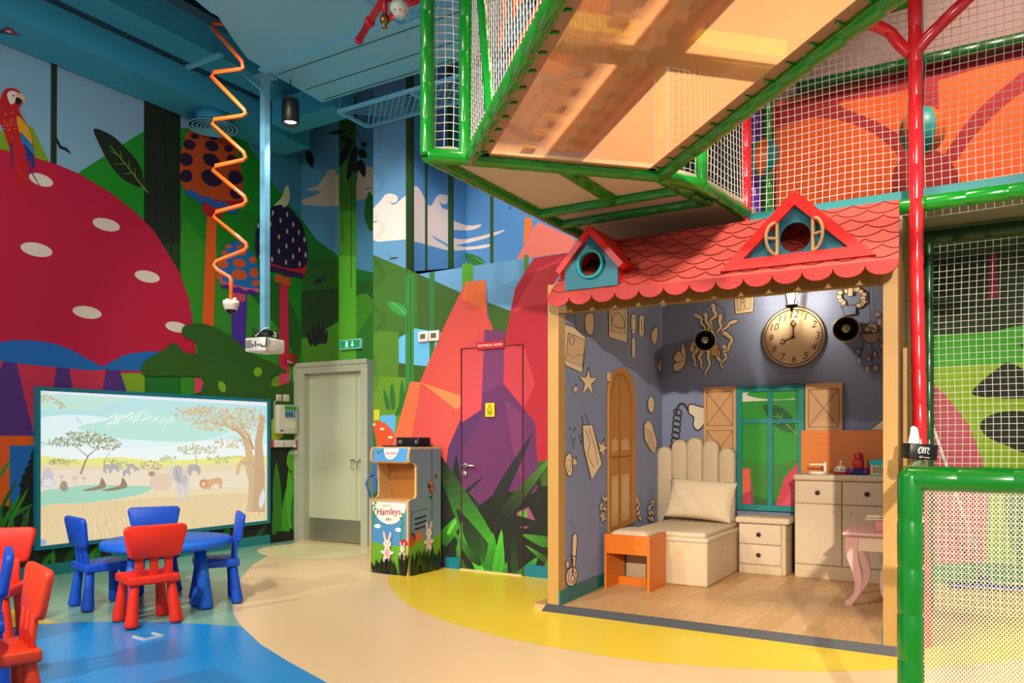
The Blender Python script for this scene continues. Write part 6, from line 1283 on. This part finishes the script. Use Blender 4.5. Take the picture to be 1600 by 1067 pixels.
# ---- soft fence in front
pf = thing('padded_fence', 'green padded fence panel with fine white netting, nearest the camera', 'fence', (.2, 2.92, 0)); FG = mat('#04701a', .2, coat=.6, bump=.05, bscale=30)
fc = Vector((-.196, 2.916, 1.068)); fr_ = .0415; fd = Vector((1, -.012, 0)).normalized()
def fpad(name, pts, r=fr_): m = MB(); m.pad(pts, r, FG, .15, 18, .955); return m.build(name, pf)
fpad('post', [Vector((fc.x, fc.y, 0)), fc+Vector((0, 0, -.02)), fc+Vector((0, 0, .018))]); fpad('rail', [fc+Vector((-.012, 0, 0)), fc+fd*1.5]); fpad('rail', [fc, Vector((-.283, 4.98, 1.06))], .036)
m = MB(); m.ball(fc, fr_*1.0, FG, 18); m.build('corner_cap', pf)
m = MB(); N = 150; x0, x1, z0, z1 = fc.x+.035, fc.x+1.35, .03, 1.035; Y = fc.y-.012; cs = .0115; fn = mat('#e6d8c4', .6)
def seg(a, b):
    m.tube([a, b], .00095, fn, 3, False, False)
k = -int((z1-z0)/cs)
while x0+k*cs*1.0 < x1:
    for s in (1, -1):
        a = x0+k*cs*1.0; H = (z1-z0); sl = 1.25
        p0_, p1_ = (a, z0), (a+H/sl, z1)
        if s < 0: p0_, p1_ = (a, z1), (a+H/sl, z0)
        t0, t1 = 0.0, 1.0; dx = p1_[0]-p0_[0]
        t0 = max(t0, (x0-p0_[0])/dx); t1 = min(t1, (x1-p0_[0])/dx)
        if t1 > t0+.002:
            A_ = Vector((p0_[0]+dx*t0, 0, p0_[1]+(p1_[1]-p0_[1])*t0)); B_ = Vector((p0_[0]+dx*t1, 0, p0_[1]+(p1_[1]-p0_[1])*t1))
            for q_ in (A_, B_): q_.y = Y-.012*(q_.x-fc.x)
            seg(A_, B_)
    k += 1
m.build('fine_net', pf)
m = MB(); m.tube([(x0-.004, Y, z0), (x0, Y, z1), (x1, Y-.012*1.3, z1)], .006, fn, 6); m.build('net_border', pf)
m = MB(); rr = mat('#c81c28', .5); xr = FL and None
m.box((x0+.028, Y-.004, .39), (x0+.036, Y+.03, z1-.005), rr) if False else None
# tissue box on the receding rail
q = at(1429, 4.05, v=703); q = Vector((-.262, 4.42, 1.062+.036)); t = thing('tissue_box', 'black tissue box with white script letter on the green rail by the red post', 'tissue box', tuple(q)); ang = Matrix.Translation(q) @ Matrix.Rotation(math.radians(24), 4, 'Z') @ Matrix.Rotation(math.radians(4), 4, 'Y')
bx_ = lambda a, b, c_: ang @ Vector((a, b, c_))
m = MB(); m.rbox((-.066, -.055, .0), (.066, .055, .078), .003, mat('#0c0b0e', .35), 2, ang); b_ = m.build('carton', t)
m = MB(); wi = mat('#ece6da', .5); Y = -.0565
for P in ([(-.018, .03), (-.022, .045), (-.015, .058), (-.008, .05), (-.012, .035), (-.02, .03), (-.026, .038), (-.022, .056), (-.006, .062), (-.004, .03)], [(-.004, .03), (.0, .055), (.004, .062), (.006, .05), (.006, .03)], [(.006, .03), (.01, .055), (.016, .06), (.02, .05), (.018, .036), (.022, .03), (.026, .034)], [(-.002, .034), (-.002, .06)], [(.008, .034), (.009, .058)], [(.018, .062), (.026, .056), (.022, .048)]):
    m.tube([bx_(x, Y, z) for x, z in crv(P, 4, False)], .0013, wi, 4, False)
m.tube([bx_(x, Y, z) for x, z in crv([(-.014, .016), (-.018, .012), (-.014, .007), (-.008, .01), (-.01, .017), (-.004, .016)], 4, False)], .001, wi, 4, False); m.tube([bx_(.0, Y, .011), bx_(.006, Y, .013), bx_(.012, Y, .010), bx_(.02, Y, .012), bx_(.03, Y, .010)], .0014, wi, 4, False)
m.build('script_letter', b_)['label'] = 'white ornate script letter'
m = MB(); vs = []; fs = []
ring = [(.03, 0), (.026, .03), (.022, .06), (.016, .08), (.003, .088)]
for i, (r_, h) in enumerate(ring):
    for k in range(14): g = 2*PI*k/14; rr_ = r_*(1+.22*math.sin(3*g+i)); vs.append(bx_(-.025+rr_*math.cos(g)*.9-h*.12, rr_*math.sin(g)*.5, .078+h))
for i in range(4):
    for k in range(14): fs.append((i*14+k, i*14+(k+1) % 14, (i+1)*14+(k+1) % 14, (i+1)*14+k))
m.add(vs, fs, mat('#e8e2da', .8), True); m.build('tissue', t)['label'] = 'white tissue pulled from the slot'
m = MB(); m.box((0, 0, 0), (0, 0, 0), wi); 
# thin board and mop
t = tag(MB().box((-.372, 4.95, .0), (-.352, 5.0, 1.72), wood('#b88a4c', '#a87c40', (10, 10, 1), .5, 'lath')).build('wood_lath'), 'narrow wooden lath standing between playhouse post and red post', 'board')
h0 = at(1458, 5.2, v=668); h1 = FL.pt(1537, 920); h1 = Vector((h1.x, h1.y, .06)); h0 = CAM+ray(1458, 668)*5.55
t = thing('mop', 'blue flat mop with white handle leaning behind the white nets', 'mop', (h1.x, h1.y, 0)); m = MB(); m.tube([h0, h1+Vector((0, 0, .05))], .011, mat('#d8d4cc', .3), 8); m.build('handle', t)
m = MB(); m.rbox((-.27, -.06, .005), (.27, .06, .035), .012, mat('#1c2a8c', .7), 2, Matrix.Translation((h1.x+.02, h1.y, 0)) @ Matrix.Rotation(.2, 4, 'Z')); hd2 = m.build('mop_head', t)
m = MB(); m.tube([h1+Vector((-.05, 0, -.03)), h1+Vector((0, 0, .06)), h1+Vector((.06, 0, -.03))], .014, mat('#1c2a8c', .5), 8); m.build('joint', hd2)
# red edge strip of the net gate, standing behind the fine net
# ================================================================== CHILDREN'S TABLES AND CHAIRS
BLUE = '#0a50cc'; RED = '#f02a0c'; ORG = '#f04018'
def make_chair(label, col, loc, rz, group):
    t = thing('kids_chair', label, 'chair', (0, 0, 0), group); mm = mat(col, .5, bump=.02, bscale=400)
    b = MB(); b.rbox((-.158, -.172, .27), (.158, .135, .325), .012, mm); b.build('seat', t)
    mt = Matrix.Translation((0, -.165, .44)) @ Matrix.Rotation(math.radians(8), 4, 'X')
    b = MB(); bm_ = bmesh.new(); out = []
    for (x, z, r) in ((.172, 0, .035), (.2, .215, .04)):
        pass
    def corner(cx, cz, r, a0): return [(cx+r*math.cos(a0+k*PI/8), cz+r*math.sin(a0+k*PI/8)) for k in range(5)]
    out = corner(.165-.035, .035, .035, -PI/2)+corner(.195-.035, .215-.035, .035, 0)+corner(-.195+.035, .215-.035, .035, PI/2)+corner(-.165+.035, .035, .035, PI)
    n = len(out); layers = [(-.018, .93), (-.012, .985), (0, 1), (.012, .985), (.018, .93)]; vs = []
    for y, s in layers: vs += [mt @ Vector((x*s, y, .1075+(z-.1075)*s)) for x, z in out]
    fs = [tuple(range(n)), tuple(4*n+k for k in range(n-1, -1, -1))]
    for i in range(4):
        for k in range(n): fs.append((i*n+(k+1) % n, i*n+k, (i+1)*n+k, (i+1)*n+(k+1) % n))
    b.add(vs, fs, mm, True); b.build('backrest', t)
    for x in (-.09, 0, .09):
        b = MB(); b.rbox((-.026, -.011, -.14), (.026, .011, .02), .006, mm, 2, Matrix.Translation((x, -.155, .445)) @ Matrix.Rotation(math.radians(5), 4, 'X')); b.build('slat', t)
    for sx in (-1, 1):
        for sy in (-1, 1):
            b = MB(); ax = Vector((sx*.027, sy*.027, -.28)).normalized()
            b.lathe([(.027, 0), (.028, .01), (.034, .15), (.042, .25), (.042, .265), (.036, .278)], (sx*.112, -.018+sy*.112, .28), mm, 18, ax); b.build('leg', t)
    t.location = loc; t.rotation_euler = (0, 0, rz-PI/2)
    return t
def place(u, d): q = at(u, d); return (q.x, q.y, 0)
R_ = math.radians; G1 = 'small plastic chairs at the children tables'
cr_ = make_chair('red plastic chair with its back to us at the round blue table', RED, place(229, 5.11), R_(163), G1)
cb_ = make_chair('blue plastic chair at the left side of the round blue table', BLUE, place(163, 5.60), R_(77), G1)
dup(cb_, place(333, 5.74), R_(236-90), 'blue plastic chair at the right side of the round blue table', G1)
dup(cb_, place(244, 6.13), R_(-30-90), 'blue plastic chair behind the round blue table, under the screen', G1)
dup(cr_, place(-18, 4.62), R_(-45-90), 'red plastic chair facing the camera at the left photo edge, beyond the red table', G1)
dup(cb_, place(-60, 3.74), R_(245-90), 'blue plastic chair seen edge-on between the two red chairs at the left photo edge', G1)
co = make_chair('orange-red plastic chair nearest the camera, beside the red table at the left', ORG, place(-21, 3.24), R_(254), G1)
def make_table(label, col, loc, R=.44, H=.48, tw=-35):
    t = thing('kids_table', label, 'table', loc); mm = mat(col, .5, bump=.02, bscale=400); c = Vector(loc)
    b = MB(); b.lathe([(R-.03, H-.055), (R-.006, H-.05), (R, H-.035), (R, H-.015), (R-.012, H), (.01, H)], c, mm, 64); b.build('tabletop', t)
    for k in range(4):
        g = PI/4+k*PI/2+R_(tw); b = MB(); d = Vector((math.cos(g), math.sin(g), 0)); ax = (d*.05+Vector((0, 0, -(H-.05)))).normalized()
        b.lathe([(.034, 0), (.044, .25), (.052, H-.07), (.05, H-.05)], c+d*(R-.14)+Vector((0, 0, H-.05)), mm, 20, ax); b.build('leg', t)
    return t
make_table('round blue plastic table in front of the screen', '#0a66d8', place(262, 5.62))
make_table('round orange-red plastic table cut off by the left photo edge', ORG, place(-215, 2.97), tw=76)

for base, g in (('thermostat', 'thermostats on the painted wall'), ('blank_wall_plate', 'wall plates above the alarm panel'), ('wall_spotlight', 'round black spotlights in the playhouse'), ('striped_ball', 'striped hanging balls'), ('air_duct', 'teal ceiling ducts'), ('mesh_tray', 'wire mesh ceiling frames'), ('kids_table', 'round plastic tables')):
    for o in C.objects:
        if o.parent is None and o.name.split('.')[0] == base: o['group'] = g
